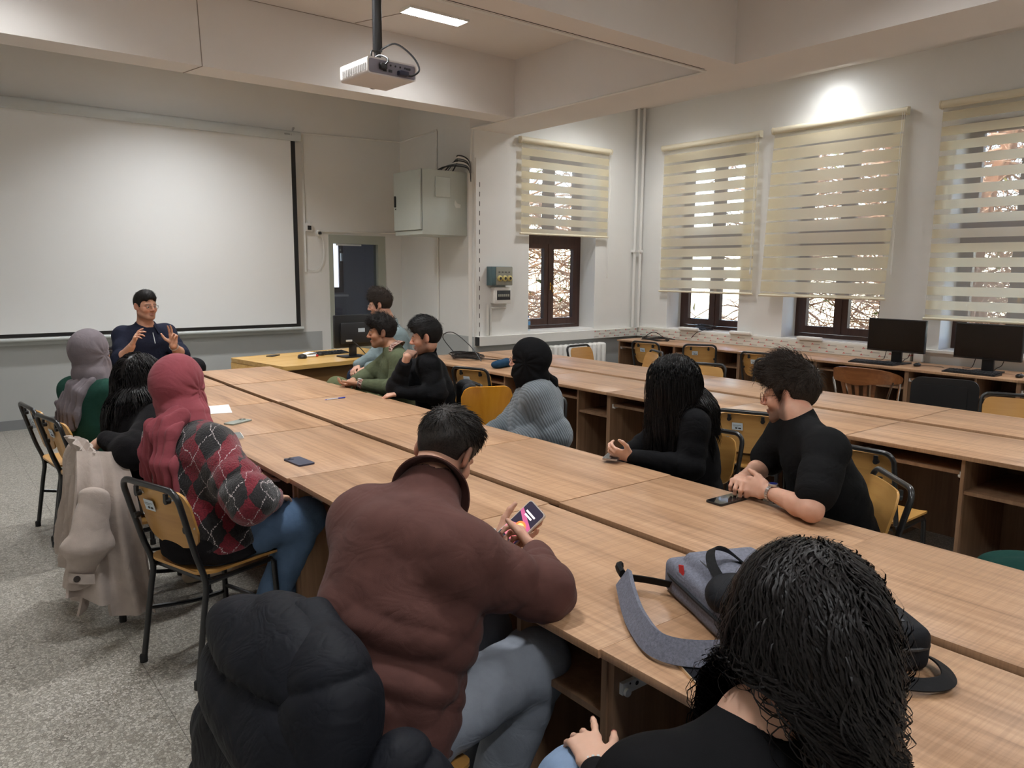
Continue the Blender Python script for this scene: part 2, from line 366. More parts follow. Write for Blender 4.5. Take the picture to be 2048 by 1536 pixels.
# ------------------------------------------------------------------ zebra blinds
band_m = M_cloth('blind_band', srgb(245, 235, 208), .58); sheer_m = M_cloth('blind_sheer', srgb(232, 226, 214), .3, .62)
def blind(a, b, z0, z1, along, label, band, per, off, skew=0., chain=True, wav=0.):
    root = thing('roller_blind', label, 'blind', group='roller blinds'); L = b-a
    if along == 'x': root.location = (a, AY, 0)
    else: root.location = (RW, b, 0); root.rotation_euler = (0, 0, -PI/2)
    # cassette: rounded box profile carried along the top, with end caps
    pr = [(-.02, z1-.075), (-.075, z1-.07), (-.092, z1-.035), (-.075, z1-.004), (-.02, z1)]
    part('cassette', MB().prism(pr, 0, L, 'yz'), M_BL, root, smooth=60)
    for x in (0, L): part('end_cap', MB().prism([(p[0]*1.06+.001, (p[1]-z1+.037)*1.1+z1-.037) for p in pr], x-.008, x+.008, 'yz'), M_BL, root, smooth=60)
    y = -.05; z = z1-.075; k = 0
    def yy(x, zz):
        t = (z1-zz)/(z1-z0); return y-.004*math.sin(x*9+zz*3)*wav*t-skew*t
    def sx(zz): return .012+.0*zz
    zz = z1-.07-off
    def strip(nm, zt, zb, m, dy):
        mb = MB().grid(lambda u, v: (.02+(L-.04)*u+slant*(z1-(zt+(zb-zt)*v)), yy((L)*u, zt+(zb-zt)*v)+dy, zt+(zb-zt)*v), 10, 2)
        part(nm, mb, m, root, smooth=60)
    slant = -.03 if along == 'y' and wav > 1 else 0.
    strip('sheer_band', z1-.06, zz, sheer_m, 0)
    while zz > z0+.03:
        zb = max(zz-band, z0+.012); strip('fabric_band', zz, zb, band_m, 0)
        if zb-(per-band) > z0+.012: strip('sheer_band', zb, zb-(per-band), sheer_m, 0)
        else:
            if zb > z0+.014: strip('sheer_band', zb, z0+.012, sheer_m, 0)
            break
        zz = zb-(per-band)
    yb = yy(0, z0)
    part('bottom_bar', MB().tube([(.005+slant*(z1-z0), yb, z0+.008), (L-.005+slant*(z1-z0), yb, z0+.008)], .013, 8), M_BL, root)
    if chain:
        x = L-.04
        mb = MB().tube([(x, y-.035, z1-.05), (x+.002, y-.03, z1-1.62)], .0025, 5).tube([(x+.022, y-.035, z1-.05), (x+.012, y-.03, z1-1.62)], .0025, 5)
        part('pull_chain', mb, white_m, root); part('chain_weight', MB().lathe([(.002, 0), (.009, .01), (.009, .06), (.003, .08)], 8, Matrix.Translation((x+.007, y-.03, z1-1.7))), white_m, root)
    return root
M_BL = M('blind_cassette', srgb(232, 222, 196), .45)
blind(5.98, 7.52, 2.10, 3.26, 'x', 'beige striped roller blind over the small side-wall window, chain hanging at its right', .088, .137, .06, chain=True)
blind(5.53, 7.03, 1.385, 3.325, 'y', 'beige striped roller blind next to the corner pipes, nearest the side wall', .105, .1375, .06, wav=1.0)
blind(3.82, 5.36, 1.375, 3.33, 'y', 'brightly lit beige striped roller blind hanging askew above the keyboard-side window', .118, .1385, .05, wav=1.8, skew=.05)
blind(1.96, 3.50, 1.195, 3.335, 'y', 'beige striped roller blind with wide see-through gaps, above the right-hand monitor', .088, .1415, .04, skew=.02, wav=.6)
# ------------------------------------------------------------------ white cable trunking below the windows
def print_tape():
    m, n, b = nmat('printed_tape'); v = coords(n, (1, 1, 1)); sp = n.nodes.new('ShaderNodeSeparateXYZ'); n.links.new(v, sp.inputs[0])
    def math_(op, a, c=None):
        x = n.nodes.new('ShaderNodeMath'); x.operation = op
        for k, q in ((0, a), (1, c)):
            if q is None: continue
            if hasattr(q, 'is_output'): n.links.new(q, x.inputs[k])
            else: x.inputs[k].default_value = q
        return x.outputs[0]
    run = sp.outputs[0]; z = math_('DIVIDE', sp.outputs[2], .036)
    row = math_('FLOOR', z); fz = math_('FRACT', z)
    fx = math_('FRACT', math_('ADD', math_('DIVIDE', run, .20), math_('MULTIPLY', row, .45)))
    inz = math_('MULTIPLY', math_('GREATER_THAN', fz, .3), math_('LESS_THAN', fz, .62))
    grey = math_('MULTIPLY', inz, math_('MULTIPLY', math_('GREATER_THAN', fx, .25), math_('LESS_THAN', fx, .62)))
    redz = math_('MULTIPLY', math_('GREATER_THAN', fz, .3), math_('LESS_THAN', fz, .85))
    tri = math_('LESS_THAN', math_('ABSOLUTE', math_('SUBTRACT', fx, .17)), math_('MULTIPLY', math_('SUBTRACT', .9, fz), .16))
    red = math_('MULTIPLY', redz, tri)
    c = mixc(n, srgb(228, 226, 216), srgb(188, 184, 176), grey); c = mixc(n, c, srgb(204, 128, 124), red)
    n.links.new(c, b.inputs['Base Color']); b.inputs['Roughness'].default_value = .4
    return m
tape_m = print_tape()
t = thing('cable_trunking', 'wide white cable trunking below the windows with printed protective film', 'trunking', (AX, AY, 0))
part('cover', MB().box(.03, 1.95, -.07, 0, .752, .862), trunk_m, t, smooth=0)
part('end_cap', MB().box(.012, .03, -.066, 0, .756, .858), dark_pl, t, smooth=0)
part('printed_film', MB().box(1.95, 2.87, -.07, 0, .752, .862), tape_m, t, smooth=0)
o = part('printed_film', MB().box(.07, 3.86, -.07, 0, .752, .872), tape_m, t, smooth=0); o.location = (2.87, 0, 0); o.rotation_euler = (0, 0, -PI/2)
part('ledge', MB().box(2.81, 2.87, -7.5, -.07, .86, .885), trunk_m, t, smooth=0)
o = part('socket', MB().box(3.90, 3.98, -.085, 0, .752, .86, .004), white_m, t); o.location = (2.87, 0, 0); o.rotation_euler = (0, 0, -PI/2)
# heating pipes in the corner
for x, lb in ((8.055, 'left one of two white heating pipes in the corner'), (8.12, 'right one of two white heating pipes in the corner')):
    o = thing('heating_pipe', lb, 'pipe', (x, AY-.045 if x < 8.1 else AY-.09, 0), group='corner heating pipes')
    part('pipe', MB().tube([(0, 0, .87), (0, 0, CZ)], .02, 12), white_m, o)
    part('pipe_clip', MB().box(-.028, .028, -.028, .045, 1.92, 1.95), white_m, o)
# radiator
t = thing('radiator', 'white ribbed radiator under the side-wall window', 'radiator', (6.45, AY-.03, 0))
for i in range(11): part('rib', MB().box(i*.088+.006, i*.088+.076, -.16, -.01, .12, .70, .028), white_m, t, smooth=60)
part('valve', MB().tube([(-.03, -.08, .64), (.02, -.08, .64)], .03, 10), white_m, t)
part('connecting_pipe', MB().tube([(.0, -.08, .16), (1.0, -.08, .16)], .02, 8), white_m, t)
# ------------------------------------------------------------------ projection screen and board behind it
t = thing('whiteboard', 'white board behind the projection screen, only its bottom edge showing', 'whiteboard', (0, FW, 0))
part('board', MB().box(-.3, 3.86, -.02, 0, .9, 2.2), white_m, t, smooth=0); part('board_rail', MB().box(-.3, 3.88, -.05, 0, .865, .9), silver_m, t, smooth=0)
t = thing('projection_screen', 'large white pull-down projection screen with black border on front wall', 'screen', (0, FW-.1, 0))
part('housing', MB().prism([(-.045, 3.17), (-.06, 3.2), (-.06, 3.26), (-.04, 3.28), (.06, 3.28), (.06, 3.17)], -.6, 3.88, 'yz'), silver_m, t, smooth=50)
part('fabric', MB().box(-.5, 3.77, -.002, 0, .985, 3.18), M('screen_fabric', srgb(238, 239, 238), .8), t, smooth=0)
part('border', MB().box(3.77, 3.825, -.0025, 0, .95, 3.18).box(-.5, 3.77, -.0025, 0, .95, .985), black_pl, t, smooth=0)
part('bottom_bar', MB().tube([(-.56, -.001, .925), (3.86, -.001, .925)], .02, 10), silver_m, t)
text('lettering', 'NEWFIELD' if False else 'REXEL L', .026, dark_print, t, (3.72, -.062, 3.235), (PI/2, 0, 0))
part('hook', MB().tube(spline([(3.8, 0, 3.27), (3.8, 0, 3.32), (3.83, .02, 3.33), (3.84, .08, 3.31)]), .006, 6), steel, t)
# small wall fittings
t = thing('wall_switch', 'small white switch box with dark centre beside the screen', 'switch', (4.0, FW, 2.165))
part('box', MB().box(-.045, .045, -.045, 0, -.05, .05, .006), white_m, t); part('rocker', MB().box(-.022, .026, -.05, -.044, -.03, .022, .002), dark_pl, t)
part('cable', MB().tube([(-.02, -.012, .05), (-.04, -.01, .13)], .004, 6).tube([(.0, -.012, .05), (-.03, -.01, .14)], .004, 6).tube([(.03, -.012, .05), (.035, -.01, .09)], .004, 6), white_m, t)
t = thing('wall_socket', 'round white socket with hanging cable above the door corner', 'socket', (4.14, FW, 2.1))
part('box', MB().lathe([(.0, 0), (.04, 0), (.04, .03), (.028, .04), (.024, .03), (0, .03)], 18, Matrix.Rotation(PI/2, 4, 'X')), white_m, t)
part('plug', MB().lathe([(.018, .03), (.016, .06), (.006, .065)], 12, Matrix.Rotation(PI/2, 4, 'X')), dark_pl, t)
part('cable', MB().tube(spline([(.01, -.05, -.02), (.05, -.03, -.15), (.04, -.02, -.35), (-.06, -.02, -.46), (-.18, -.015, -.44)]), .0035, 6), white_m, t)
# ------------------------------------------------------------------ glazed door with the next room behind it
root = link('door_1', None); root['kind'] = 'structure'; root.location = (0, FW, 0)
gfr = M('door_grey', srgb(172, 176, 164), .5)
part('door_frame', MB().box(DX0, DX0+.06, -.01, .12, 0, DZ).box(DX1-.11, DX1, -.01, .12, 0, DZ).box(DX0+.06, DX1-.11, -.01, .12, DZ-.11, DZ).box(DX0+.06, DX1-.11, 0, .1, 0, .95), gfr, root, smooth=0)
part('pane', MB().box(DX0+.06, DX1-.11, .05, .056, .95, DZ-.11), M_glass('door_glass', (.72, .74, .78), 0, .96), root, smooth=0)
part('closer', MB().box(DX0+.1, DX0+.45, -.02, .0, DZ-.135, DZ-.115), silver_m, root, smooth=0)
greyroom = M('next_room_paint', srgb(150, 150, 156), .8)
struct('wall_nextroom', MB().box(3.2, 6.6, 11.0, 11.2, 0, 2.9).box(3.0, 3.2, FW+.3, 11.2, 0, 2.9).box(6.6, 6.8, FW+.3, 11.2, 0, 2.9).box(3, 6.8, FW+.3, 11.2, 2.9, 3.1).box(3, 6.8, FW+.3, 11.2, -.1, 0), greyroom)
nw = link('window_5', None); nw['kind'] = 'structure'; nw.location = (4.88, 10.98, 0)
part('window_frame', MB().box(0, .06, -.06, 0, 1.3, 2.6).box(.38, .45, -.06, 0, 1.3, 2.6).box(.06, .38, -.06, 0, 1.3, 1.38).box(.06, .38, -.06, 0, 2.5, 2.6), brown_frame, nw, smooth=0)
part('pane', MB().box(.06, .38, -.03, -.02, 1.38, 2.5), M_emit('glowing_pane', (.85, .92, 1), 3.0), nw, smooth=0)  # the pane itself glows, standing in for daylight
part('handle', MB().box(.40, .43, -.1, -.06, 1.78, 1.9, .004), silver_m, nw); part('sill', MB().box(-.04, .5, -.12, 0, 1.24, 1.27), white_m, nw, smooth=0)
# ------------------------------------------------------------------ ceiling lights
lamp_face = M_emit('lamp_tube', (.93, .97, 1), 14); louvre_m = M('louvre', (.55, .6, .66), .3, .6)
def ceiling_light(x, y, label, power, spr=150):
    t = thing('ceiling_light', label, 'ceiling light', (x, y, CZ), group='ceiling lights')
    part('frame', MB().box(-.305, -.295, -.09, .09, -.02, 0).box(.295, .305, -.09, .09, -.02, 0).box(-.295, .295, -.09, -.082, -.02, 0).box(-.295, .295, .082, .09, -.02, 0), white_m, t, smooth=0)
    part('reflector', MB().box(-.295, .295, -.082, .082, -.004, -.001), white_m, t, smooth=0)
    for k in (-.04, .04): part('lamp_tube', MB().tube([(-.28, k, -.012), (.28, k, -.011)], .006, 8), lamp_face, t)
    for k in range(1, 4): part('louvre_blade', MB().box(-.295+.59*k/4-.002, -.295+.59*k/4+.002, -.082, .082, -.021, -.006), louvre_m, t, smooth=0)
    part('louvre_rail', MB().box(-.295, .295, -.003, .003, -.021, -.006), louvre_m, t, smooth=0)
    l = bpy.data.lights.new('lamp', 'AREA'); l.shape = 'RECTANGLE'; l.size = .58; l.size_y = .16; l.energy = power; l.color = (.965, .985, 1); l.spread = math.radians(spr)
    lo = link('lamp', l, t, (0, 0, -.0045)); return t
CEIL = [(3.84, 5.96, 'louvred ceiling light panel beyond the projector', .38, 140), (.45, 5.96, 'ceiling light panel left of the frame before the screen', .5, 140), (2.35, 7.78, 'ceiling light panel hidden behind the front beam, over the screen', 1.15, 122), (2.0, 4.9, 'ceiling light panel above the long table, left of the projector', 1.3),
        (1.0, 2.3, 'ceiling light panel above the near end of the long table', 1.0), (3.84, 2.2, 'ceiling light panel above the right aisle', 1.0), (.45, -1.2, 'ceiling light panel behind the camera on the left', 1.3), (3.84, -1.2, 'ceiling light panel behind the camera on the right', 1.0),
        (7.68, 4.62, 'ceiling light panel over the window bay, behind the long beam', .3, 142), (7.3, 1.3, 'ceiling light panel over the near window bay', 1.1), (6.9, 6.5, 'added unseen ceiling light panel brightening the window bay corner by the side window', .8)]  # the panel by the side window is added, unseen, to brighten the bay walls
for x, y, lb, k, *q in CEIL: ceiling_light(x, y, lb, LAMP_W*k, *q)
# ================================================================== desks
rail_white = M('runner_white', srgb(226, 226, 222), .35)
DL, DD, DH = .95, .668, .75
def make_desk(tray=True):
    # user sits on the -y side, x runs along the row, cubby at the +x end
    t = thing('computer_desk', 'oak computer desk', 'desk')
    part('tabletop', MB().box(.0004, DL-.0004, 0, DD, DH-.022, DH, .0008), oak_t, t, smooth=30)
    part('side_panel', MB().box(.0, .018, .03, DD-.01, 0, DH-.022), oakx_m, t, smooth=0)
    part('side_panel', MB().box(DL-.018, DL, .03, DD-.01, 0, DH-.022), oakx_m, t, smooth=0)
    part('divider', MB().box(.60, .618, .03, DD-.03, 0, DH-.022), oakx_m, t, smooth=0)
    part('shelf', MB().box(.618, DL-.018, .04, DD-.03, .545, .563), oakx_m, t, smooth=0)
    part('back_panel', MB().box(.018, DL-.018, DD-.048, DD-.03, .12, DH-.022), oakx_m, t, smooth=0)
    for x, s in ((.018, 1), (.60, -1)):
        rl = part('drawer_runner', MB().box(min(x, x+s*.012), max(x, x+s*.012), .05, .42, .625, .655), rail_white, t, smooth=0)
        part('runner_wheel', MB().lathe([(.0, 0), (.011, 0), (.011, .008), (0, .008)], 12, Matrix.Translation((x+s*.012, .062, .632)) @ Matrix.Rotation(s*PI/2, 4, 'Y')), white_m, rl)
        part('runner_holes', MB().prism(arc(.10, .642, .006, 0, 2*PI, 8)[:-1], x+s*.0122, x+s*.0128, 'yz').prism(arc(.15, .642, .004, 0, 2*PI, 8)[:-1], x+s*.0122, x+s*.0128, 'yz').prism(arc(.20, .642, .004, 0, 2*PI, 8)[:-1], x+s*.0122, x+s*.0128, 'yz').prism(arc(.075, .649, .003, 0, 2*PI, 8)[:-1], x+s*.0122, x+s*.0128, 'yz'), dark_pl, rl)
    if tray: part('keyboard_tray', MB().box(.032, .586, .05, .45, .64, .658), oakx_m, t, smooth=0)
    return t
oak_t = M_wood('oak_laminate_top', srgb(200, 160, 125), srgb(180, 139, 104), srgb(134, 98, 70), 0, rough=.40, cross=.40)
dk_t = make_desk(True); dk_n = make_desk(False); first = {id(dk_t): 1, id(dk_n): 1}
_n = 0
def place_desk(proto, x, y, rz, label, group):
    global _n
    if first.pop(id(proto), 0): o = proto; o.location = (x, y, 0); o.rotation_euler = (0, 0, rz); o['label'] = label; o['group'] = group
    else: o = dup(proto, (x, y, 0), rz, label, group)
    return o
JY = [.26, 1.21, 2.165, 3.12, 4.08, 5.04, 6.01]
ORD = ['first', 'second', 'third', 'fourth', 'fifth', 'sixth', 'seventh']
for i, y in enumerate(JY):
    pos = '%s from the camera' % ORD[i]
    # row A faces +X: local x -> -Y, local y -> +X
    jit = (.004, -.003, .006, -.004, .003, -.005, .002)[i]
    place_desk(dk_n if i in (0, 2, 1) else dk_t, 1.236+jit, y+DL, -PI/2, 'oak computer desk in the left half of the long table, %s' % pos, 'desks of the long table, left half')
    place_desk(dk_n if i in (3, 4) else dk_t, 2.618+jit, y-.012, PI/2, 'oak computer desk in the right half of the long table, %s' % pos, 'desks of the long table, right half')
JB = [.23, 1.17, 2.11, 3.05, 4.0, 4.95, 5.9]
for i, y in enumerate(JB):
    pos = '%s from the right edge' % ORD[i]
    place_desk(dk_t, 4.085, y+DL, -PI/2, 'oak computer desk in the middle row, aisle side, %s' % pos, 'desks of the middle row, aisle side')
    place_desk(dk_t, 5.50, y, PI/2, 'oak computer desk in the middle row, window side, %s' % pos, 'desks of the middle row, window side')
for i in range(6):
    y = 7.125-DL*(i+1)
    place_desk(dk_t, 7.46, y+DL, -PI/2, 'oak computer desk against the window wall, %s from the corner' % ORD[i], 'desks along the window wall')
# ================================================================== school chairs
def make_chair():
    # faces +y, base at the origin
    t = thing('school_chair', 'school chair', 'chair')
    R = .0125
    seat = MB(); outl = rrect(-.195, .195, -.19, .20, .06)
    def zc(x, y): return .438+.018*(x/.19)**2-.02*max(0, (y-.1)/.1)**2*.5+.012*max(0, (-y-.1)/.1)
    n = len(outl); V = [(x, y, zc(x, y)) for x, y in outl]+[(x*.55, y*.55, zc(x*.55, y*.55)) for x, y in outl]+[(0, 0, zc(0, 0))]
    F = [(i, (i+1) % n, n+(i+1) % n, n+i) for i in range(n)]+[(n+i, n+(i+1) % n, 2*n) for i in range(n)]
    k = len(V); V += [(x, y, z-.011) for x, y, z in V]; F += [tuple(q+k for q in reversed(f)) for f in F]+[(i, k+i, k+(i+1) % n, (i+1) % n) for i in range(n)]
    part('seat', MB().add(V, F), ply_m, t, smooth=50)
    def back_y(z): return -.185-.10*(z-.44)/.38
    # rear legs run up into the arch over the backrest
    for s in (-1, 1): part('leg', MB().tube(spline([(s*.19, -.235, .012), (s*.185, -.19, .30), (s*.182, -.175, .42), (s*.183, back_y(.55), .55), (s*.186, back_y(.70), .70)], 5), R, 10), black_metal, t)
    ar = [(s_*.186, back_y(.70), .70) for s_ in (-1,)]+[(x, back_y(z), z) for x, z in ([(-.186, .74)]+[(a, b) for a, b in reversed(arc(-.136, .765, .05, PI/2, PI, 5))]+arc(.136, .765, .05, PI/2, 0, 5)+[(.186, .74)])]+[(.186, back_y(.70), .70)]
    part('back_frame', MB().tube(ar, R, 10), black_metal, t)
    for s in (-1, 1):
        part('leg', MB().tube([(s*.19, .175, .012), (s*.178, .16, .40), (s*.176, .14, .418)], R, 10), black_metal, t)
        part('seat_rail', MB().tube([(s*.176, .15, .415), (s*.18, -.175, .415)], R*.9, 8), black_metal, t)
        part('stretcher', MB().tube(spline([(s*.189, .17, .17), (s*.187, 0, .185), (s*.186, -.2, .23)], 4), R*.8, 8), black_metal, t)
        part('rubber_foot', MB().lathe([(.016, 0), (.016, .03), (.0128, .034)], 10, Matrix.Translation((s*.19, -.237, 0))), rubber, t)
        part('rubber_foot', MB().lathe([(.016, 0), (.016, .03), (.0128, .034)], 10, Matrix.Translation((s*.19, .1755, 0))), rubber, t)
    part('stretcher', MB().tube([(-.187, .17, .20), (.187, .17, .20)], R*.8, 8), black_metal, t)
    part('cross_rail', MB().tube([(-.178, -.15, .415), (.178, -.15, .415)], R*.9, 8), black_metal, t)
    # backrest: bent ply panel
    o = rrect(-.18, .18, .57, .795, .055)
    bot = lambda x, z: z-(.03*(1-(x/.18)**2) if z < .65 else 0)
    def pt(x, z, d): zz = bot(x, z); return (x, back_y(zz)+.022-.022*(1-(x/.18)**2)*1.0+d, zz)
    n = len(o); N2 = 8
    bm_ = MB()
    def gridf(u, v):
        x = -.18+.36*u; zlo, zhi = .57, .795; e = abs(x)-(.18-.055)
        c = 0 if e <= 0 else .055-math.sqrt(max(0, .055**2-e*e))
        zlo = zlo+c-(.03*(1-(x/.18)**2)); zhi = zhi-c; z = zlo+(zhi-zlo)*v
        return (x, back_y(z)+.018+.02*(x/.18)**2, z)
    bm_.grid(gridf, 24, 8, .010)
    br = part('backrest', bm_, ply_m, t, smooth=50)
    for s in (-1, 1):
        for z, x in ((.762, .10), (.65, .17)):
            part('bracket', MB().lathe([(0, 0), (.013, 0), (.013, .02), (0, .02)], 10, Matrix.Translation((s*x, back_y(z)+.014, z)) @ Matrix.Rotation(PI/2, 4, 'X')).box(s*x-.009, s*x+.009, back_y(z)-.008, back_y(z)+.004, z, z+.03 if z > .7 else z+.012), black_pl, t)
            part('bolt', MB().lathe([(0, 0), (.007, 0), (.006, .003), (0, .0045)], 10, Matrix.Translation((s*x, back_y(z)+.018+.02*(x/.18)**2, z)) @ Matrix.Rotation(-PI/2, 4, 'X')), steel, t)
    st = part('sticker', MB().box(-.085, -.02, -.0016, 0, -.024, .024), sticker_m, t, 'white inventory sticker', smooth=0); st.location = (0, back_y(.715)+.0092, .715); st.rotation_euler = (.256, 0, 0)
    pr = part('sticker_print', MB().box(-.065, -.052, -.0022, -.0015, -.016, -.006).box(-.047, -.03, -.0022, -.0015, -.016, -.007).box(-.08, -.03, -.0022, -.0015, .008, .0095).box(-.08, -.045, -.0022, -.0015, .001, .0025), dark_print, st, smooth=0)
    return t
chair0 = make_chair(); _c1 = [True]
def chair(x, y, deg, label, group=None):
    # deg: heading of the sitter, clockwise from +Y
    rz = -math.radians(deg)
    if _c1[0]: _c1[0] = False; chair0.location = (x, y, 0); chair0.rotation_euler = (0, 0, rz); chair0['label'] = label; o = chair0
    else: o = dup(chair0, (x, y, 0), rz, label)
    if group: o['group'] = group
    elif 'group' in o: del o['group']
    return o
G1 = 'chairs on the left of the long table'
chair(.80, 5.42, 84, 'empty school chair farthest left, beyond the grey-hijab woman', G1)
chair(.84, 4.95, 80, 'school chair under the woman in green sweater', G1)
chair(.89, 4.0, 84, 'school chair hung with the beige coat', G1)
chair(.945, 3.22, 72, 'school chair with white sticker under the argyle-sweater woman', G1)
chair(.79, 1.56, 80, 'school chair under the man in brown jacket', G1)
chair(.84, .52, 24, 'school chair under the curly-haired woman', G1)
G2 = 'chairs in the right aisle'
chair(3.02, 4.68, -75, 'school chair with dark jacket, under the man in black fleece', G2)
chair(3.10, 5.38, -80, 'school chair under the man in olive sweater', G2)
chair(3.07, 3.68, -128, 'school chair under the woman in grey knit sweater', G2)
chair(3.06, 2.43, -100, 'school chair under the long-haired woman in black', G2)
chair(2.93, 1.60, -48, 'school chair under the man in black T-shirt', G2)
chair(4.19, 2.78, 67, 'empty school chair with sticker between the long-haired woman and T-shirt man', G2)
chair(4.03, 5.43, 70, 'school chair with sticker behind the man in black fleece', G2)
chair(3.83, 1.80, 88, 'school chair, seat showing behind the T-shirt man', G2)
chair(3.5, 6.42, -75, 'school chair under the man in grey jumper at the teacher desk', G2)
G3 = 'chairs at the window desks and behind the middle row'
chair(5.98, 6.02, 176, 'wooden chair before the radiator', G3)
chair(5.98, 5.50, -62, 'school chair with raised orange seat edge, behind the long hair', G3)
chair(7.2, 6.2, 80, 'dark-framed school chair mostly hidden at the window desk, left end', G3)
chair(7.41, 5.72, 52, 'school chair seen from behind at the window desk, above the long hair', G3)
chair(5.47, 4.24, -112, 'yellow school chair with two bolts behind the middle row', G3)
chair(7.25, 4.68, 80, 'school chair seen from behind, left of the T-shirt man head', G3)
chair(6.83, 4.42, 42, 'angled school chair just behind the T-shirt man head', G3)
chair(5.78, 1.84, -112, 'yellow school chair with two bolts at the right edge', G3)
# ------------------------------------------------------------------ orange plywood chair
t = thing('plywood_chair', 'orange plywood chair, its rounded back to the camera', 'chair', (3.20, 4.42, 0), -math.radians(22))
def obk(u, v):
    x = -.185+.37*u; e = abs(x)-.105; c = 0 if e <= 0 else .08-math.sqrt(max(0, .0064-e*e))
    zlo, zhi = .47+c*.8, .86-c*.9; z = zlo+(zhi-zlo)*v
    return (x*(1-.08*(1-v)), -.19-.10*(z-.45)/.4+.025*(x/.18)**2, z)
part('backrest', MB().grid(obk, 22, 10, .011), plyo_m, t, smooth=50)
part('seat', MB().prism(rrect(-.2, .2, -.17, .23, .07), .44, .452), plyo_m, t, smooth=50)
for s in (-1, 1):
    part('leg', MB().tube([(s*.18, -.22, 0), (s*.17, -.18, .43), (s*.165, -.22, .7)], .011, 8), black_metal, t); part('leg', MB().tube([(s*.18, .19, 0), (s*.17, .17, .43), (s*.17, -.17, .43)], .011, 8), black_metal, t)
for s in (-1, 1): part('bolt', MB().lathe([(0, 0), (.008, 0), (.006, .004), (0, .005)], 8, Matrix.Translation((s*.16, -.215, .6)) @ Matrix.Rotation(PI/2, 4, 'X')), steel, t)
# ------------------------------------------------------------------ wooden armchair with chrome legs
t = thing('wooden_armchair', 'curved wooden armchair with chrome legs at the window desk', 'chair', (7.0, 3.46, 0), -math.radians(84))
def yoke(a, h0, h1, y0=0):
    return (.27*math.sin(a), -.24*math.cos(a), h0)
mb = MB(); A = [(-1.75+3.5*i/24) for i in range(25)]
V = []; F = []
for i, a in enumerate(A):
    rim = abs(a)/1.75; hi = .80-.10*rim**2.2; lo = hi-.135*(1-rim)**.6-.028
    rr = 1+.04*rim
    for (dr, z) in ((0, lo), (.02, lo), (.024, hi), (0, hi+.004)):
        V.append(((.27*rr+dr)*math.sin(a), -(.25*rr+dr)*math.cos(a), z))
for i in range(24):
    for k in range(4): F.append((i*4+k, i*4+(k+1) % 4, (i+1)*4+(k+1) % 4, (i+1)*4+k))
F += [(3, 2, 1, 0), (96, 97, 98, 99)]
part('back_yoke', MB().add(V, F), walnut_m, t, smooth=50)
part('seat', MB().prism(rrect(-.21, .21, -.2, .22, .09), .43, .455), walnut_m, t, smooth=50)
for k, a in enumerate((-.55, -.28, 0, .28, .55)): part('back_slat', MB().tube([(.20*math.sin(a*1.1), -.19*math.cos(a), .45), (.275*math.sin(a), -.26*math.cos(a), .69)], [.014, .022], 6, flat=(1, .45)), walnut_m, t)
for s in (-1, 1):
    part('leg', MB().tube(spline([(s*.29, .02, .70), (s*.25, .12, .6), (s*.22, .19, .42), (s*.24, .25, 0)], 6), .011, 8), chrome, t)
    part('leg', MB().tube(spline([(s*.27, -.12, .68), (s*.22, -.14, .42), (s*.23, -.26, 0)], 6), .011, 8), chrome, t)
# ------------------------------------------------------------------ padded office chair
t = thing('office_chair', 'black padded chair with blue trim under the right-hand monitor', 'chair', (6.52, 2.56, 0), -math.radians(75))
pad = lambda g, y0, y1: MB().prism(rrect(-.235+g, .235-g, .5+g, .845-g, .07), y0, y1, 'xz')
part('back_shell', pad(0, -.235, -.215), black_pl, t, smooth=40)
part('back_panel', MB().prism(rrect(-.16, .16, .54, .79, .02), -.241, -.234, 'xz'), black_pl, t, smooth=40)
part('back_cushion', MB().prism(rrect(-.228, .228, .508, .838, .07), -.215, -.16, 'xz'), M('blue_fabric', srgb(52, 92, 140), .7), t, 'blue fabric front', smooth=40)
part('seat', MB().box(-.23, .23, -.2, .25, .42, .49, .03), M('dark_fabric', (.02, .022, .03), .8), t)
part('column', MB().tube([(0, 0, .08), (0, 0, .42)], .028, 12).box(-.03, .03, -.25, -.05, .40, .42).box(-.03, .03, -.25, -.235, .40, .6), black_metal, t)
for k in range(5): part('leg', MB().tube([(0, 0, .08), (.28*math.cos(k*1.2566), .28*math.sin(k*1.2566), .03)], [.022, .014], 8), black_metal, t)
# ================================================================== teacher's desk
t = thing('teacher_desk', 'yellow wooden teacher desk with rounded edges beside the table end', 'desk', (2.72, 6.86, 0), math.radians(9))
part('tabletop', MB().prism(rrect(0, 1.6, 0, 1.05, .05), .705, .745), desk_y_m, t, smooth=40)
part('side_panel', MB().box(.0, .035, .02, 1.03, 0, .705, .012), desk_y_m, t); part('side_panel', MB().box(1.565, 1.6, .02, 1.03, 0, .705, .012), desk_y_m, t)
part('front_panel', MB().box(.035, 1.565, .06, .08, .18, .705), desk_b_m, t, smooth=0)
# ================================================================== electrical cabinet and fuse boxes
t = thing('electrical_cabinet', 'pale grey-green metal cabinet mounted high in the front corner', 'cabinet', (4.69, 7.6, 2.06))
part('body', MB().box(.02, .64, 0, .62, 0, .735, .004), cab_m, t)
d = part('door', MB().box(-.002, .02, .012, .612, .055, .725, .003), cab_m, t)
part('handle', MB().box(-.02, -.002, .555, .58, .33, .46, .004).box(-.006, -.002, .56, .576, .30, .315), black_pl, d)
part('hinge', MB().tube([(-.003, .004, .60), (-.003, .004, .66)], .006, 6).tube([(-.003, .004, .12), (-.003, .004, .18)], .006, 6), steel, d)
part('door_gap', MB().box(.0195, .0225, .004, .010, .05, .73).box(.0195, .0225, .004, .62, .047, .052), dark_print, t, smooth=0); part('cover_plate', MB().box(.19, .40, -.012, 0, .43, .66, .008), cab_m, t); part('label_remnant', MB().prism([(.46, .36), (.47, .41), (.50, .37), (.55, .36), (.545, .32), (.48, .32)], -.0008, 0, 'xz'), M('paper_scrap', srgb(226, 228, 222), .7), t, 'torn white sticker', smooth=0)
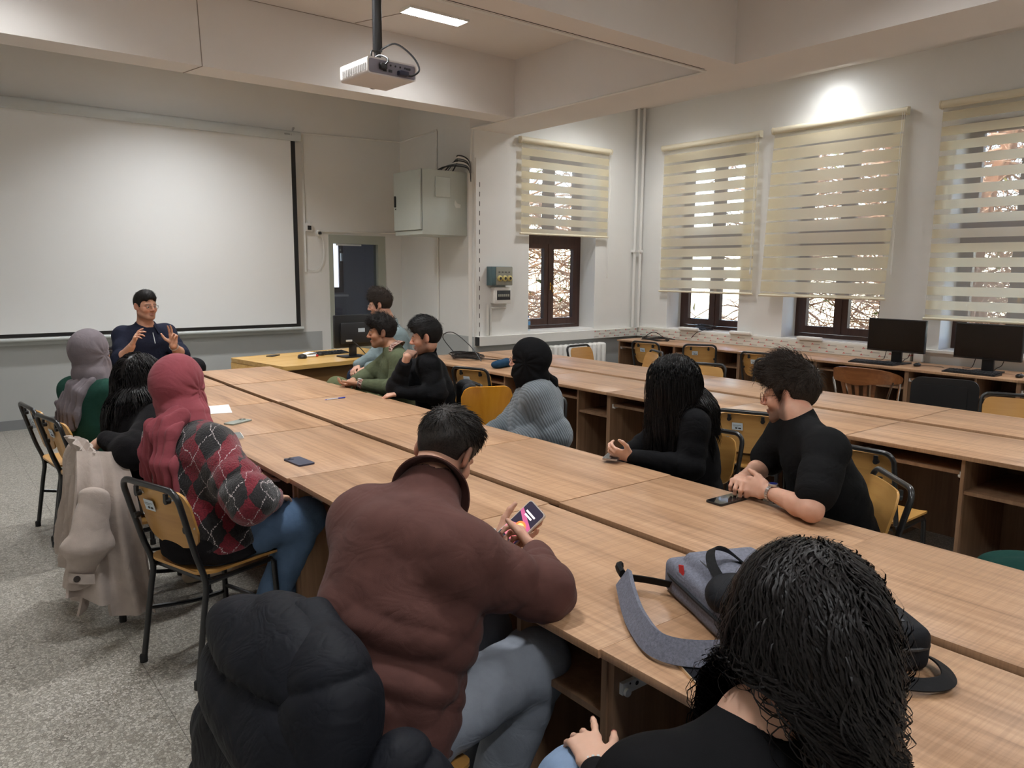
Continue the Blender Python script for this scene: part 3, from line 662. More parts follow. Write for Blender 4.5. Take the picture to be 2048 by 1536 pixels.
t = thing('cable_bundle', 'grey and white cables looping from the cabinet top to the wall', 'cables', (0, 0, 0))
for k in range(7):
    h = .03+.02*k; mm = (dark_pl, M('grey_cable', srgb(96, 102, 106), .5), white_m)[k % 3]
    part('cable', MB().tube(spline([(4.98+.05*k, 7.75+.02*k, 2.79), (5.06+.03*k, 7.68, 2.83+h*.5), (5.2, 7.6, 2.83+h), (5.3, 7.52, 2.80+h*.8), (5.315, 7.5, 2.68)], 6), .008, 6), mm, t)
conduit([(5.325, 7.52, 2.78), (5.325, 7.52, .1)], .03, label='wide vertical white duct at the corner edge right of the cabinet')
conduit([(AX+.01, AY-.012, 2.95), (AX+.01, AY-.012, .9)], .014, label='slim vertical white duct on the corner of the side wall')
mb = MB()
for k in range(17): mb.box(5.405, 5.411, AY-.003, AY, 2.68-.11*k-.055, 2.68-.11*k)
struct('trim_8', mb, line_m)
t = thing('breaker_box', 'green-grey box with three round yellow dials on the side wall', 'fuse box', (5.51, AY, 1.475))
part('case', MB().box(0, .31, -.11, 0, 0, .225, .006), green_box, t); part('front_plate', MB().box(.06, .31, -.116, -.11, .005, .22, .003), grey_plate, t)
ydial = M('yellow_dial', srgb(206, 190, 120), .4)
for k in range(3):
    dl = part('dial', MB().lathe([(0, 0), (.036, 0), (.036, .012), (.026, .02), (.012, .022), (0, .022)], 18, Matrix.Translation((.112+.075*k, -.116, .085)) @ Matrix.Rotation(PI/2, 4, 'X')), ydial, t)
    part('dial_slot', MB().lathe([(.016, 0), (.018, .002), (.0, .002)], 12, Matrix.Translation((.112+.075*k, -.137, .085)) @ Matrix.Rotation(PI/2, 4, 'X')), dark_print, dl)
for k in range(4): part('indicator', MB().box(.095+.05*k, .118+.05*k, -.119, -.115, .155, .165), dark_print, t, smooth=0)
t = thing('fuse_box', 'white fuse box with dark window below the dial box', 'fuse box', (5.57, AY, 1.255))
part('case', MB().box(0, .26, -.08, 0, 0, .2, .008), white_m, t); part('window', MB().box(.04, .245, -.083, -.079, .045, .16, .002), M('smoked_cover', srgb(60, 62, 66), .15), t)
for k in range(6): part('breaker_switch', MB().box(.055+.03*k, .077+.03*k, -.0855, -.082, .085, .115), grey_plate, t, smooth=0)
conduit([(5.52, AY-.014, 1.25), (5.52, AY-.014, .87)], .02, label='left white duct running down from the fuse box', grp='ducts below the fuse box')
conduit([(5.57, AY-.014, 1.19), (5.57, AY-.014, .87)], .014, label='right white duct running down from the fuse box', grp='ducts below the fuse box')
conduit([(5.57, AY-.014, 1.2), (5.80, AY-.014, 1.2)], .012, label='short level duct just under the fuse box', grp='ducts below the fuse box')
# ================================================================== projector on its pole
t = thing('ceiling_projector', 'white projector on a black ceiling pole with looped cables', 'projector', (2.515, 4.62, 2.90), math.radians(2))
part('body', MB().prism(rrect(-.178, .178, -.05, .052, .018), -.21, .14, 'xz'), M('projector_white', srgb(222, 216, 212), .4), t, smooth=40)
part('rear_panel', MB().prism(rrect(-.168, .168, -.041, .040, .012), -.213, -.209, 'xz'), M('port_grey', srgb(134, 130, 142), .5), t, smooth=40)
for k in range(6): part('port', MB().prism(arc(-.05+.035*k, .018, .006, 0, 2*PI, 10)[:-1], -.216, -.212, 'xz'), dark_print, t, smooth=0)
for q in ((-.07, -.045, -.216, -.212, -.024, -.01), (-.03, -.005, -.216, -.212, -.024, -.008), (.1, .13, -.216, -.212, .01, .022)): part('port', MB().box(*q), dark_print, t, smooth=0)
mb = MB()
for k in range(14): mb.box(-.181, -.177, -.19+.022*k, -.178+.022*k, -.03, .012)
part('vents', mb, M('vent_grey', srgb(170, 165, 162), .6), t, smooth=0)
part('lens', MB().lathe([(.05, 0), (.05, .03), (.04, .032), (.03, .01), (0, .008)], 20, Matrix.Translation((.07, .13, 0)) @ Matrix.Rotation(-PI/2, 4, 'X')), dark_pl, t)
part('pole', MB().tube([(.02, -.0, .15), (.02, .0, CZ-2.90)], .031, 16).tube([(.02, 0, .08), (.02, 0, .16)], .022, 12).box(-.07, .06, -.06, .06, .06, .075).box(-.05, .04, -.03, .03, .05, .1, .006), black_metal, t)
part('ceiling_plate', MB().box(-.08, .07, -.08, .08, CZ-2.90-.01, CZ-2.90), black_metal, t, smooth=0)
part('cable', MB().tube(spline([(.02, -.02, .15), (.09, -.1, .19), (.17, -.17, .12), (.175, -.25, .02), (.12, -.25, -.03), (.09, -.218, -.02)], 7), .006, 7), black_pl, t)
part('cable', MB().tube(spline([(-.01, -.03, .14), (-.07, -.08, .12), (-.08, -.1, .07), (-.04, -.13, .09), (-.03, -.2, .06), (-.06, -.25, .02), (-.08, -.215, .0)], 6), .006, 7), black_pl, t)
part('plug', MB().box(-.1, -.055, -.245, -.212, -.018, .018, .006), black_pl, t); part('plug', MB().box(.03, .10, -.25, -.212, -.035, -.006, .006), M('plug_navy', (.02, .022, .05), .5), t)
# ================================================================== implicit surfaces for soft shapes (numpy, sparse surface nets)
f32 = np.float32
def A3(p): return np.array(p, dtype=f32)
def unit(v): v = np.asarray(v, f32); return v/max(1e-9, float(np.linalg.norm(v)))
class Sh(list):
    def cap(s, a, b, ra, rb=None, k=.02, op='u', fold=None):
        a, b = A3(a), A3(b); rb = ra if rb is None else rb; ba = b-a; L2 = max(1e-9, float(ba@ba)); L = math.sqrt(L2)
        def fn(P):
            q = P-a; t = np.clip(q@ba/L2, 0, 1); d = np.sqrt(((q-t[:, None]*ba)**2).sum(1))-(ra+(rb-ra)*t)
            if fold: d = d+fold(P, t*L, t)
            return d
        m = max(ra, rb)+.01; s.append((fn, op, k, np.minimum(a, b)-m, np.maximum(a, b)+m)); return s
    def ecap(s, a, b, lat, r0, r1, k=.03, op='u', fold=None):
        a, b = A3(a), A3(b); ba = b-a; L = max(1e-6, float(np.linalg.norm(ba))); ax = ba/L
        lat = unit(A3(lat)-ax*float(A3(lat)@ax)); dp = np.cross(ax, lat).astype(f32)
        def fn(P):
            q = P-a; z = q@ax; t = np.clip(z/L, 0, 1); rx = r0[0]+(r1[0]-r0[0])*t; ry = r0[1]+(r1[1]-r0[1])*t; rz = np.minimum(rx, ry)
            x = q@lat; y = q@dp; zz = z-t*L
            d = (np.sqrt((x/rx)**2+(y/ry)**2+(zz/rz)**2)-1)*np.minimum(rx, ry)
            if fold: d = d+fold(P, t*L, t)
            return d
        m = max(*r0, *r1)+.01; s.append((fn, op, k, np.minimum(a, b)-m, np.maximum(a, b)+m)); return s
    def ell(s, c, r, R=None, k=.02, op='u', fold=None):
        c = A3(c); r_ = A3(r); R_ = None if R is None else np.asarray(R, f32)
        def fn(P):
            q = P-c
            if R_ is not None: q = q@R_
            k0 = np.sqrt(((q/r_)**2).sum(1)); k1 = np.sqrt(((q/(r_*r_))**2).sum(1))+1e-6
            d = k0*(k0-1)/k1
            if fold: d = d+fold(P, None, None)
            return d
        m = max(r)+.01; s.append((fn, op, k, c-m, c+m)); return s
    def half(s, c, n, k=.01, op='s'):
        # cuts away the side the normal points from (op 's' removes where (P-c).n < 0)
        c = A3(c); n = unit(n); s.append((lambda P: (P-c)@n, op, k, None, None)); return s
    def box(s, c, h, R=None, rad=.01, k=.01, op='u', fold=None):
        c = A3(c); h_ = A3(h)-rad; R_ = None if R is None else np.asarray(R, f32)
        def fn(P):
            q = P-c
            if R_ is not None: q = q@R_
            q = np.abs(q)-h_
            d = np.sqrt((np.maximum(q, 0)**2).sum(1))+np.minimum(q.max(1), 0)-rad
            if fold: d = d+fold(P, None, None)
            return d
        m = float(np.linalg.norm(h))+.01; s.append((fn, op, k, c-m, c+m)); return s
def comb(D, d, op, k):
    if op == 'u':
        if k <= 0: return np.minimum(D, d)
        h = np.maximum(k-np.abs(D-d), 0)/k; return np.minimum(D, d)-h*h*k*.25
    if op == 's': d = -d
    if k <= 0: return np.maximum(D, d)
    h = np.maximum(k-np.abs(D-d), 0)/k; return np.maximum(D, d)+h*h*k*.25
def wob(seed, n=5, fmin=6, fmax=22, aniso=(1, 1, 1)):
    r = np.random.RandomState(seed); K = r.normal(size=(n, 3)); K = K/np.linalg.norm(K, axis=1)[:, None]*r.uniform(fmin, fmax, (n, 1))*np.array(aniso)
    ph = r.uniform(0, 6.28, n); K = K.astype(f32)
    def f(P): return np.sin(P@K.T+ph.astype(f32)).sum(1)/n
    return f
def wrk(seed, n=3, f0=30, f1=60, ax=None):
    # rounded bulges parted by sharp creases, like cloth
    r = np.random.RandomState(seed); K = r.normal(size=(n, 3))
    if ax is not None: K = K*.35+np.asarray(ax)[None]*np.sign(r.normal(size=(n, 1)))
    K = (K/np.linalg.norm(K, axis=1)[:, None]*r.uniform(f0, f1, (n, 1))).astype(f32); ph = r.uniform(0, 6.28, n).astype(f32); w = wob(seed+77, 4, 6, 18)
    def f(P): return (np.abs(np.sin(P@K.T*.5+ph+(2.2*w(P))[:, None]))).mean(1)-.5
    return f
def sdf(shape, h, post=None, pad=.012):
    B = 8
    us = [p for p in shape if p[1] == 'u' and p[3] is not None]
    lo = np.min([p[3] for p in us], 0)-pad-h; hi = np.max([p[4] for p in us], 0)+pad+h
    bs = B*h; nb = np.maximum(1, np.ceil((hi-lo)/bs).astype(int)); hd = bs*.5*1.7321
    I = np.stack(np.meshgrid(*[np.arange(n) for n in nb], indexing='ij'), -1).reshape(-1, 3)
    C = (lo+(I+.5)*bs).astype(f32); D = np.full(len(C), 9., f32); per = []
    for fn, op, k, a, b in shape:
        d = fn(C).astype(f32); per.append(d); D = comb(D, d, op, max(k, 1e-4))
    act = np.abs(D) < hd*1.35+pad
    I = I[act]; n = len(I)
    g = np.stack(np.meshgrid(*[np.arange(B+1)]*3, indexing='ij'), -1).reshape(-1, 3)
    P = (lo+(I[:, None, :]*B+g[None])*h).astype(f32)
    V = np.full((n, (B+1)**3), 9., f32)
    for (fn, op, k, a, b), dc in zip(shape, per):
        sel = np.nonzero(dc[act] < 2.8*hd+k+pad)[0]
        if len(sel) == 0: continue
        d = fn(P[sel].reshape(-1, 3)).astype(f32).reshape(len(sel), -1)
        V[sel] = comb(V[sel], d, op, max(k, 1e-4))
    if post is not None: V = V+post(P.reshape(-1, 3)).astype(f32).reshape(n, -1)
    V = V.reshape(n, B+1, B+1, B+1)
    # cell vertices
    acc = np.zeros((n, B, B, B, 3), f32); cnt = np.zeros((n, B, B, B), f32)
    for ax in range(3):
        for o1 in (0, 1):
            for o2 in (0, 1):
                st = [0, 0, 0]; oth = [q for q in range(3) if q != ax]; st[oth[0]] = o1; st[oth[1]] = o2
                s0 = tuple(slice(st[q], st[q]+B) for q in range(3)); e = list(st); e[ax] = 1
                s1 = tuple(slice(e[q], e[q]+B) for q in range(3))
                v0 = V[(slice(None),)+s0]; v1 = V[(slice(None),)+s1]; c = (v0 < 0) != (v1 < 0)
                t = np.where(c, v0/np.where(c, v0-v1, 1), 0); cnt += c
                for q in range(3):
                    if q == ax: acc[..., q] += np.where(c, t, 0)
                    elif st[q]: acc[..., q] += c
    has = cnt > 0; bi, ci, cj, ck = np.nonzero(has)
    loc = acc[bi, ci, cj, ck]/cnt[bi, ci, cj, ck][:, None]
    cell = I[bi]*B+np.stack([ci, cj, ck], 1); pos = lo+(cell+loc)*h
    dim = nb*B+2; key = lambda c: (c[:, 0].astype(np.int64)*dim[1]+c[:, 1])*dim[2]+c[:, 2]
    ids = key(cell); od = np.argsort(ids); sid = ids[od]
    quads = []
    for ax in range(3):
        s0 = (slice(None),)+(slice(0, B),)*3; e = [slice(0, B)]*3; e[ax] = slice(1, B+1)
        v0 = V[s0]; v1 = V[(slice(None),)+tuple(e)]; c = (v0 < 0) != (v1 < 0)
        b_, x, y, z = np.nonzero(c); gp = I[b_]*B+np.stack([x, y, z], 1); flip = v0[b_, x, y, z] < 0
        u, v = [(1, 2), (2, 0), (0, 1)][ax]; q = []
        for du, dv in ((0, 0), (1, 0), (1, 1), (0, 1)):
            cc = gp.copy(); cc[:, u] -= du; cc[:, v] -= dv; kk = key(cc); ix = np.searchsorted(sid, kk); ix = np.minimum(ix, len(sid)-1)
            q.append(np.where(sid[ix] == kk, od[ix], -1))
        q = np.stack(q, 1); q[flip] = q[flip][:, ::-1]; quads.append(q[(q >= 0).all(1)])
    F = np.concatenate(quads)[:, ::-1]
    return pos.astype(f32), F
def npmesh(name, V, F, mat, tint=None, smooth=True):
    me = bpy.data.meshes.new(name); me.vertices.add(len(V)); me.vertices.foreach_set('co', np.ascontiguousarray(V, dtype=f32).ravel())
    k = F.shape[1]; me.loops.add(F.size); me.loops.foreach_set('vertex_index', np.ascontiguousarray(F, dtype=np.int32).ravel())
    me.polygons.add(len(F)); me.polygons.foreach_set('loop_start', np.arange(0, F.size, k, dtype=np.int32))
    me.update(calc_edges=True)
    if smooth: me.polygons.foreach_set('use_smooth', np.ones(len(F), dtype=bool))
    if mat: me.materials.append(mat)
    if tint is not None:
        at = me.color_attributes.new('tint', 'FLOAT_COLOR', 'POINT'); c = np.ones((len(V), 4), f32); c[:, :3] = tint; at.data.foreach_set('color', c.ravel())
    return me
def soft(name, shape, h, mat, parent, post=None, tint=None, label=None, pad=.012):
    V, F = sdf(shape, h, post, pad)
    t = tint(V) if callable(tint) else (np.tile(A3(tint), (len(V), 1)) if tint is not None else None)
    org = np.array(parent.location, f32) if parent is not None else np.zeros(3, f32)
    o = link(name, npmesh(name, V-org, F, mat, t), parent)
    if label: o['label'] = label
    return o
def ribbons(P, r, ctr):
    # flat hair ribbons lying on the surface round ctr
    n, m = P.shape[:2]; T = np.gradient(P, axis=1); O = P-ctr; B = np.cross(T, O); B /= np.linalg.norm(B, axis=2, keepdims=True)+1e-9
    V = np.stack([P-B*r[..., None], P+B*r[..., None]], 2); idx = np.arange(n*m*2).reshape(n, m, 2); a = idx[:, :-1]; b = idx[:, 1:]
    F = np.stack([a[..., 0], a[..., 1], b[..., 1], b[..., 0]], -1).reshape(-1, 4)
    return V.reshape(-1, 3), F
def vnormals(V, F):
    c = np.cross(V[F[:, 2]]-V[F[:, 0]], V[F[:, 3]]-V[F[:, 1]]); N = np.zeros_like(V)
    for k in range(4): np.add.at(N, F[:, k], c)
    return N/(np.linalg.norm(N, axis=1, keepdims=True)+1e-12)
def tubes(P, r, sides=3, name='strands', mat=None, tint=None):
    # P (n, m, 3) polylines, r (n, m) radii -> one mesh of thin tubes
    n, m = P.shape[:2]; T = np.gradient(P, axis=1); T /= np.linalg.norm(T, axis=2, keepdims=True)+1e-9
    ref = np.where(np.abs(T[..., 2:3]) < .9, np.array([0, 0, 1.]), np.array([1., 0, 0])); N = np.cross(T, ref); N /= np.linalg.norm(N, axis=2, keepdims=True)+1e-9
    Bn = np.cross(T, N); an = 2*PI*np.arange(sides)/sides
    V = P[:, :, None, :]+r[:, :, None, None]*(N[:, :, None, :]*np.cos(an)[None, None, :, None]+Bn[:, :, None, :]*np.sin(an)[None, None, :, None])
    idx = np.arange(n*m*sides).reshape(n, m, sides); a = idx[:, :-1]; b = idx[:, 1:]
    F = np.stack([a, np.roll(a, -1, 2), np.roll(b, -1, 2), b], -1).reshape(-1, 4)
    return V.reshape(-1, 3), F
# ================================================================== people
skin_m = M_attr('skin', .5, sss=.12, bs=.06, bscale=260, spec=.35, var=.06, vs=40)
hair_mats = {}
def hair_mat(col, rough=.55):
    k = (col, rough)
    if k not in hair_mats:
        m, n, b = nmat('hair'); v = coords(n); f = noise(n, v, 260, 3)
        n.links.new(ramp(n, f, [(.32, tuple(c*.35 for c in col)), (.7, tuple(c*1.7 for c in col))]), b.inputs['Base Color'])
        b.inputs['Roughness'].default_value = rough; b.inputs['Specular IOR Level'].default_value = .22; hair_mats[k] = m
    return hair_mats[k]
eye_m = M_attr('eyeball', .15)
lens_m = M_glass('spectacle_lens', (.95, .96, .97), .02, .9)
def frame3(heading, pitch=0, roll=0):
    h, p, r = [math.radians(a) for a in (heading, pitch, roll)]
    f0 = np.array([math.sin(h), math.cos(h), 0]); rt = np.array([math.cos(h), -math.sin(h), 0]); up = np.array([0, 0, 1.])
    f = f0*math.cos(p)-up*math.sin(p); u = up*math.cos(p)+f0*math.sin(p)
    x = rt*math.cos(r)-u*math.sin(r); u2 = u*math.cos(r)+rt*math.sin(r)
    return np.stack([x, f, u2], 1)          # columns: right, forward, up
def ik(a, b, l1, l2, pole):
    a, b = np.asarray(a, float), np.asarray(b, float); d = b-a; L = np.linalg.norm(d); Lc = min(L, (l1+l2)*.995); u = d/L
    x = (l1*l1-l2*l2+Lc*Lc)/(2*Lc); hgt = math.sqrt(max(0, l1*l1-x*x)); p = np.asarray(pole, float); p = p-u*(p@u); p /= np.linalg.norm(p)+1e-9
    return a+u*x+p*hgt
def hand(s, W, f, n, side, sc=1., curl=(20, 25, 15), curls=None, thumb=(35, 20), spread=6, k=.006):
    # W wrist, f finger direction, n direction the palm faces, side 'R'/'L'
    y = unit(f); n = np.asarray(n, float); n = n-y*(n@y); z = -unit(n); x = np.cross(y, z); ts = -1 if side == 'R' else 1
    W = np.asarray(W, float); L = lambda a, b, c: W+(x*a+y*b+z*c)*sc
    s.ecap(L(0, .0, 0), L(0, .02, 0), x, (.027*sc, .019*sc), (.031*sc, .017*sc), k=.012)
    s.ecap(L(0, .025, 0), L(0, .078, -.002), x, (.034*sc, .0155*sc), (.040*sc, .013*sc), k=.012)
    tips = []
    for i, (bx, by, l, r) in enumerate(((.030, .088, .074, .0088), (.010, .094, .082, .009), (-.0105, .091, .076, .0086), (-.030, .082, .060, .0076))):
        cu = curls[i] if curls else curl; p = L(ts*bx, by, -.001); a = 0; sp = math.radians(spread*(1.5-i))*ts
        lat = x*math.sin(sp)+y*math.cos(sp)
        for j, (fr, rr) in enumerate(((.45, 1), (.30, .9), (.25, .8))):
            a += math.radians(cu[j]); d = lat*math.cos(a)-z*math.sin(a); q = p+d*l*fr*sc
            s.cap(p, q, r*rr*sc, r*(rr-.1)*sc, k=k if j else .010); p = q
        tips.append((p, d))
    p = L(ts*.026, .022, -.006); a = math.radians(thumb[0]); b = math.radians(thumb[1])
    d = unit(x*ts*math.sin(a)+y*math.cos(a)-z*math.sin(b)*.6); q = p+d*.042*sc; s.cap(p, q, .0135*sc, .0115*sc, k=.012)
    d2 = unit(d*.75+y*.45-z*math.sin(b)*.4); q2 = q+d2*.032*sc; s.cap(q, q2, .0112*sc, .0098*sc, k=k)
    d3 = unit(d2*.8+y*.3); s.cap(q2, q2+d3*.024*sc, .0096*sc, .0075*sc, k=k); tips.append((q2+d3*.024*sc, d3))
    return tips
def head_shape(s, H, R, sc=1., jaw=1., nose=1., fem=False):
    T = lambda x, y, z: np.asarray(H)+R@(np.array([x, y, z])*sc)
    s.ell(T(0, -.012, .034), (.076*sc, .096*sc, .087*sc), R, k=.01)
    s.ell(T(0, .022, -.035), (.064*sc*jaw, .066*sc, .082*sc), R, k=.03)
    s.ell(T(0, .064, -.098), (.026*sc*jaw, .020*sc, .020*sc), R, k=.025)
    for q in (-1, 1):
        s.cap(T(q*.056*jaw, .000, -.066), T(q*.020, .062, -.096), .020*sc, .018*sc, k=.028)
        s.ell(T(q*.040, .056, -.028), (.026*sc, .026*sc, .024*sc), R, k=.02)
        s.ell(T(q*.031, .096, -.002), (.019*sc, .016*sc, .012*sc), R, k=.012, op='s')
        s.cap(T(q*.014, .086, .016), T(q*.046, .074, .017), .011*sc, .009*sc, k=.014)
        s.ell(T(q*.031, .0745, -.002), (.0155*sc, .0145*sc, .0125*sc), R, k=.004)
        s.ell(T(q*.012, .098, -.034), (.010*sc, .011*sc, .008*sc), R, k=.008)
    s.cap(T(0, .088, .014), T(0, .112*nose, -.028), .0085*sc, .0115*sc, k=.012)
    s.ell(T(0, .088, -.062), (.023*sc, .0115*sc, .0055*sc), R, k=.006); s.ell(T(0, .086, -.073), (.019*sc, .0115*sc, .0065*sc), R, k=.006)
    s.ell(T(0, .101, -.0675), (.02*sc, .006*sc, .0022*sc), R, k=.003, op='s')
    for q in (-1, 1):
        er = frame3(0, 0, 0); E = R@np.array([[math.cos(.35*q), -math.sin(.35*q), 0], [math.sin(.35*q), math.cos(.35*q), 0], [0, 0, 1]])
        s.ell(T(q*.0845, -.012, -.002), (.0085*sc, .020*sc, .034*sc), E, k=.006)
        s.ell(T(q*.078, -.002, -.026), (.008*sc, .010*sc, .012*sc), R, k=.006)
        s.ell(T(q*.0945, -.008, .002), (.005*sc, .011*sc, .019*sc), E, k=.004, op='s')
def sstep(a, b, x): t = np.clip((x-a)/(b-a), 0, 1); return t*t*(3-2*t)
def face_tint(H, R, sc, skin, lip, brow, beard=None, bcol=(.02, .016, .013), scalp=None, must=0., nails=None):
    skin = A3(skin)
    def f(V):
        q = (V-A3(H))@np.asarray(R, f32)/sc; x, y, z = q[:, 0], q[:, 1], q[:, 2]; near = (np.abs(q) < .16).all(1)
        c = np.tile(skin, (len(V), 1))
        warm = np.exp(-((np.abs(x)-.042)**2+(z+.035)**2)/.0007)*(y > .02)+np.exp(-(x**2+(z+.03)**2)/.0003)*(y > .08)+np.exp(-((np.abs(x)-.085)**2)/.0002)*(np.abs(z) < .05)*(y < .03)
        c = c*(1+np.outer(np.clip(warm, 0, 1)*near, [.04, -.12, -.14]))
        def blend(m, col): nonlocal c; m = (np.clip(m, 0, 1)*near)[:, None]; c = c*(1-m)+A3(col)*m
        if beard:
            m = sstep(-.028, -.062, z+.35*np.maximum(0, .03-y)*(-1)*0)*sstep(-.03, .0, y)*(1-sstep(-.10, -.15, z))
            m = m*(1-np.exp(-(x**2/.0009+(z+.045)**2/.0002))*.0)
            side = sstep(.055, .066, np.abs(x))*sstep(.035, .01, z)*sstep(-.02, .0, y)*sstep(.04, .02, y)
            cheek = np.exp(-((np.abs(x)-.035)**2/.0005+(z+.035)**2/.0006))*(y > .04)
            blend((np.maximum(m, side)-cheek*.8)*beard, bcol)
        if must: blend(np.exp(-((z+.05)**2/.00003+x**2/.0009))*(y > .07)*must, bcol)
        blend(np.exp(-((z+.067)**2/.00008+x**2/.0004))*(y > .078)*1.1, lip)
        bz = .021-.35*np.maximum(0, np.abs(x)-.04)
        blend(np.exp(-((z-bz)**2/.00002))*(np.abs(x) > .010)*(np.abs(x) < .052)*(y > .05)*.95, brow)
        blend(np.exp(-((z+.002)**2/.00005+(np.abs(x)-.031)**2/.00035))*(y > .06)*.25, (.12, .06, .05))
        if scalp:
            lev = .02+.35*np.maximum(0, y-.0)
            m = sstep(-.055-.0, .03, z-.0*y)*sstep(.075, .045, y+np.maximum(0, .06-z)*.35)
            blend(m*scalp, bcol)
        if nails is not None:
            for p, col in nails:
                d = np.linalg.norm(V-A3(p), axis=1); m = (sstep(.0085, .006, d))[:, None]; c = c*(1-m)+A3(col)*m
        return np.clip(c, 0, 1)
    return f
def cranium_pts(n, seed, zmin=-.05, face=.05, full=False):
    # random points on the scalp in head coordinates with their outward normals
    r = np.random.RandomState(seed); d = r.normal(size=(n*4, 3)); d /= np.linalg.norm(d, axis=1)[:, None]
    p = d*np.array([.079, .099, .090])+np.array([0, -.012, .034])
    hl = p[:, 1] < face-.55*np.maximum(0, .075-p[:, 2])           # behind the hairline
    ok = hl & (p[:, 2] > zmin-.25*np.minimum(0, p[:, 1])*0) & (full | ~((np.abs(p[:, 0]) > .06) & (p[:, 2] < .015) & (p[:, 1] > -.035)))
    p = p[ok][:n]; nn = (p-np.array([0, -.012, .034]))/np.array([.079, .099, .090])**2; nn /= np.linalg.norm(nn, axis=1)[:, None]
    return p, nn
def fold(amp, freq, seed, c=None, wdt=None):
    w = wob(seed, 4, 8, 20)
    def f(P, s, t):
        a = 1. if c is None else np.exp(-((t-c)/wdt)**2)
        return -amp*np.abs(np.sin(s*freq*.5+2.6*w(P)))*a
    return f
cloth_cache = {}
def cloth(name, col, rough=.85, bs=.35, bscale=420, sheen=.0, var=.12, vs=14, wr=.2, ws=7):
    if name not in cloth_cache:
        m = cloth_cache[name] = M(name, col, rough, var=var, vs=vs, bs=bs, bscale=bscale, sheen=sheen, spec=.1)
        n = m.node_tree; b = n.nodes['Principled BSDF']
        x = n.nodes.new('ShaderNodeMath'); x.operation = 'SUBTRACT'; x.inputs[1].default_value = .5; n.links.new(noise(n, coords(n, (1, 1, 1.5)), ws, 2, .5, 1.6), x.inputs[0])
        y = n.nodes.new('ShaderNodeMath'); y.operation = 'ABSOLUTE'; n.links.new(x.outputs[0], y.inputs[0])
        w_ = n.nodes.new('ShaderNodeBump'); w_.inputs['Strength'].default_value = wr; w_.inputs['Distance'].default_value = .03; n.links.new(y.outputs[0], w_.inputs['Height'])
        fb = b.inputs['Normal'].links[0].from_node; n.links.new(w_.outputs[0], fb.inputs['Normal'])
    return cloth_cache[name]
def spectacles(root, H, R, sc, col, round_=False):
    T = lambda x, y, z: tuple(np.asarray(H)+R@(np.array([x, y, z])*sc)-np.array(root.location))
    mb = MB(); w_, h_ = (.023, .021) if round_ else (.026, .017)
    for q in (-1, 1):
        mb.tube([T(q*.032+w_*math.cos(a), .1, -.004+h_*math.sin(a)) for a in np.linspace(0, 2*PI, 20)[:-1]], .0012, 5, closed=True)
        mb.tube([T(q*.057, .099, .004), T(q*.075, .075, .005), T(q*.079, -.005, .008), T(q*.078, -.022, -.006)], .0011, 5)
    mb.tube([T(-.009, .1, .002), T(0, .104, .005), T(.009, .1, .002)], .0011, 5)
    g = part('glasses', mb, col, root)
    for q in (-1, 1): part('lens', MB().add([T(q*.032+w_*.96*math.cos(a), .1, -.004+h_*.96*math.sin(a)) for a in np.linspace(0, 2*PI, 17)[:-1]], [tuple(range(16))]), lens_m, g)
def eyes(root, H, R, sc, look=(0, 1, 0)):
    for q in (-1, 1):
        c = np.asarray(H)+R@(np.array([q*.031, .0785, -.003])*sc); mb = MB().lathe([(.0115*sc*math.sin(a), .0115*sc*math.cos(a)) for a in np.linspace(.01, PI-.01, 10)], 14)
        V = np.array(mb.v, f32); d = V/np.linalg.norm(V, axis=1)[:, None]; f = R@np.array([0, 1, 0]); dt = d@f
        t = np.where((dt > .975)[:, None], A3((.01, .006, .005)), np.where((dt > .86)[:, None], A3((.06, .03, .015)), A3((.62, .58, .55))))
        # build directly round the looking direction so that iris rings stay round
        rot = Vector((0, 0, 1)).rotation_difference(Vector(f)).to_matrix(); zc = V[:, 2]/(.0115*sc)
        t = np.where((zc > .93)[:, None], A3((.01, .006, .005)), np.where((zc > .80)[:, None], A3((.06, .03, .015)), A3((.62, .58, .55))))
        V = np.array([rot @ Vector(v) for v in V])+c-np.array(root.location); me = bpy.data.meshes.new('eye'); me.from_pydata(V.tolist(), [], mb.f)
        at = me.color_attributes.new('tint', 'FLOAT_COLOR', 'POINT'); cc = np.ones((len(V), 4), f32); cc[:, :3] = t; at.data.foreach_set('color', cc.ravel())
        me.materials.append(eye_m); me.polygons.foreach_set('use_smooth', [True]*len(me.polygons)); link('eye', me, root)
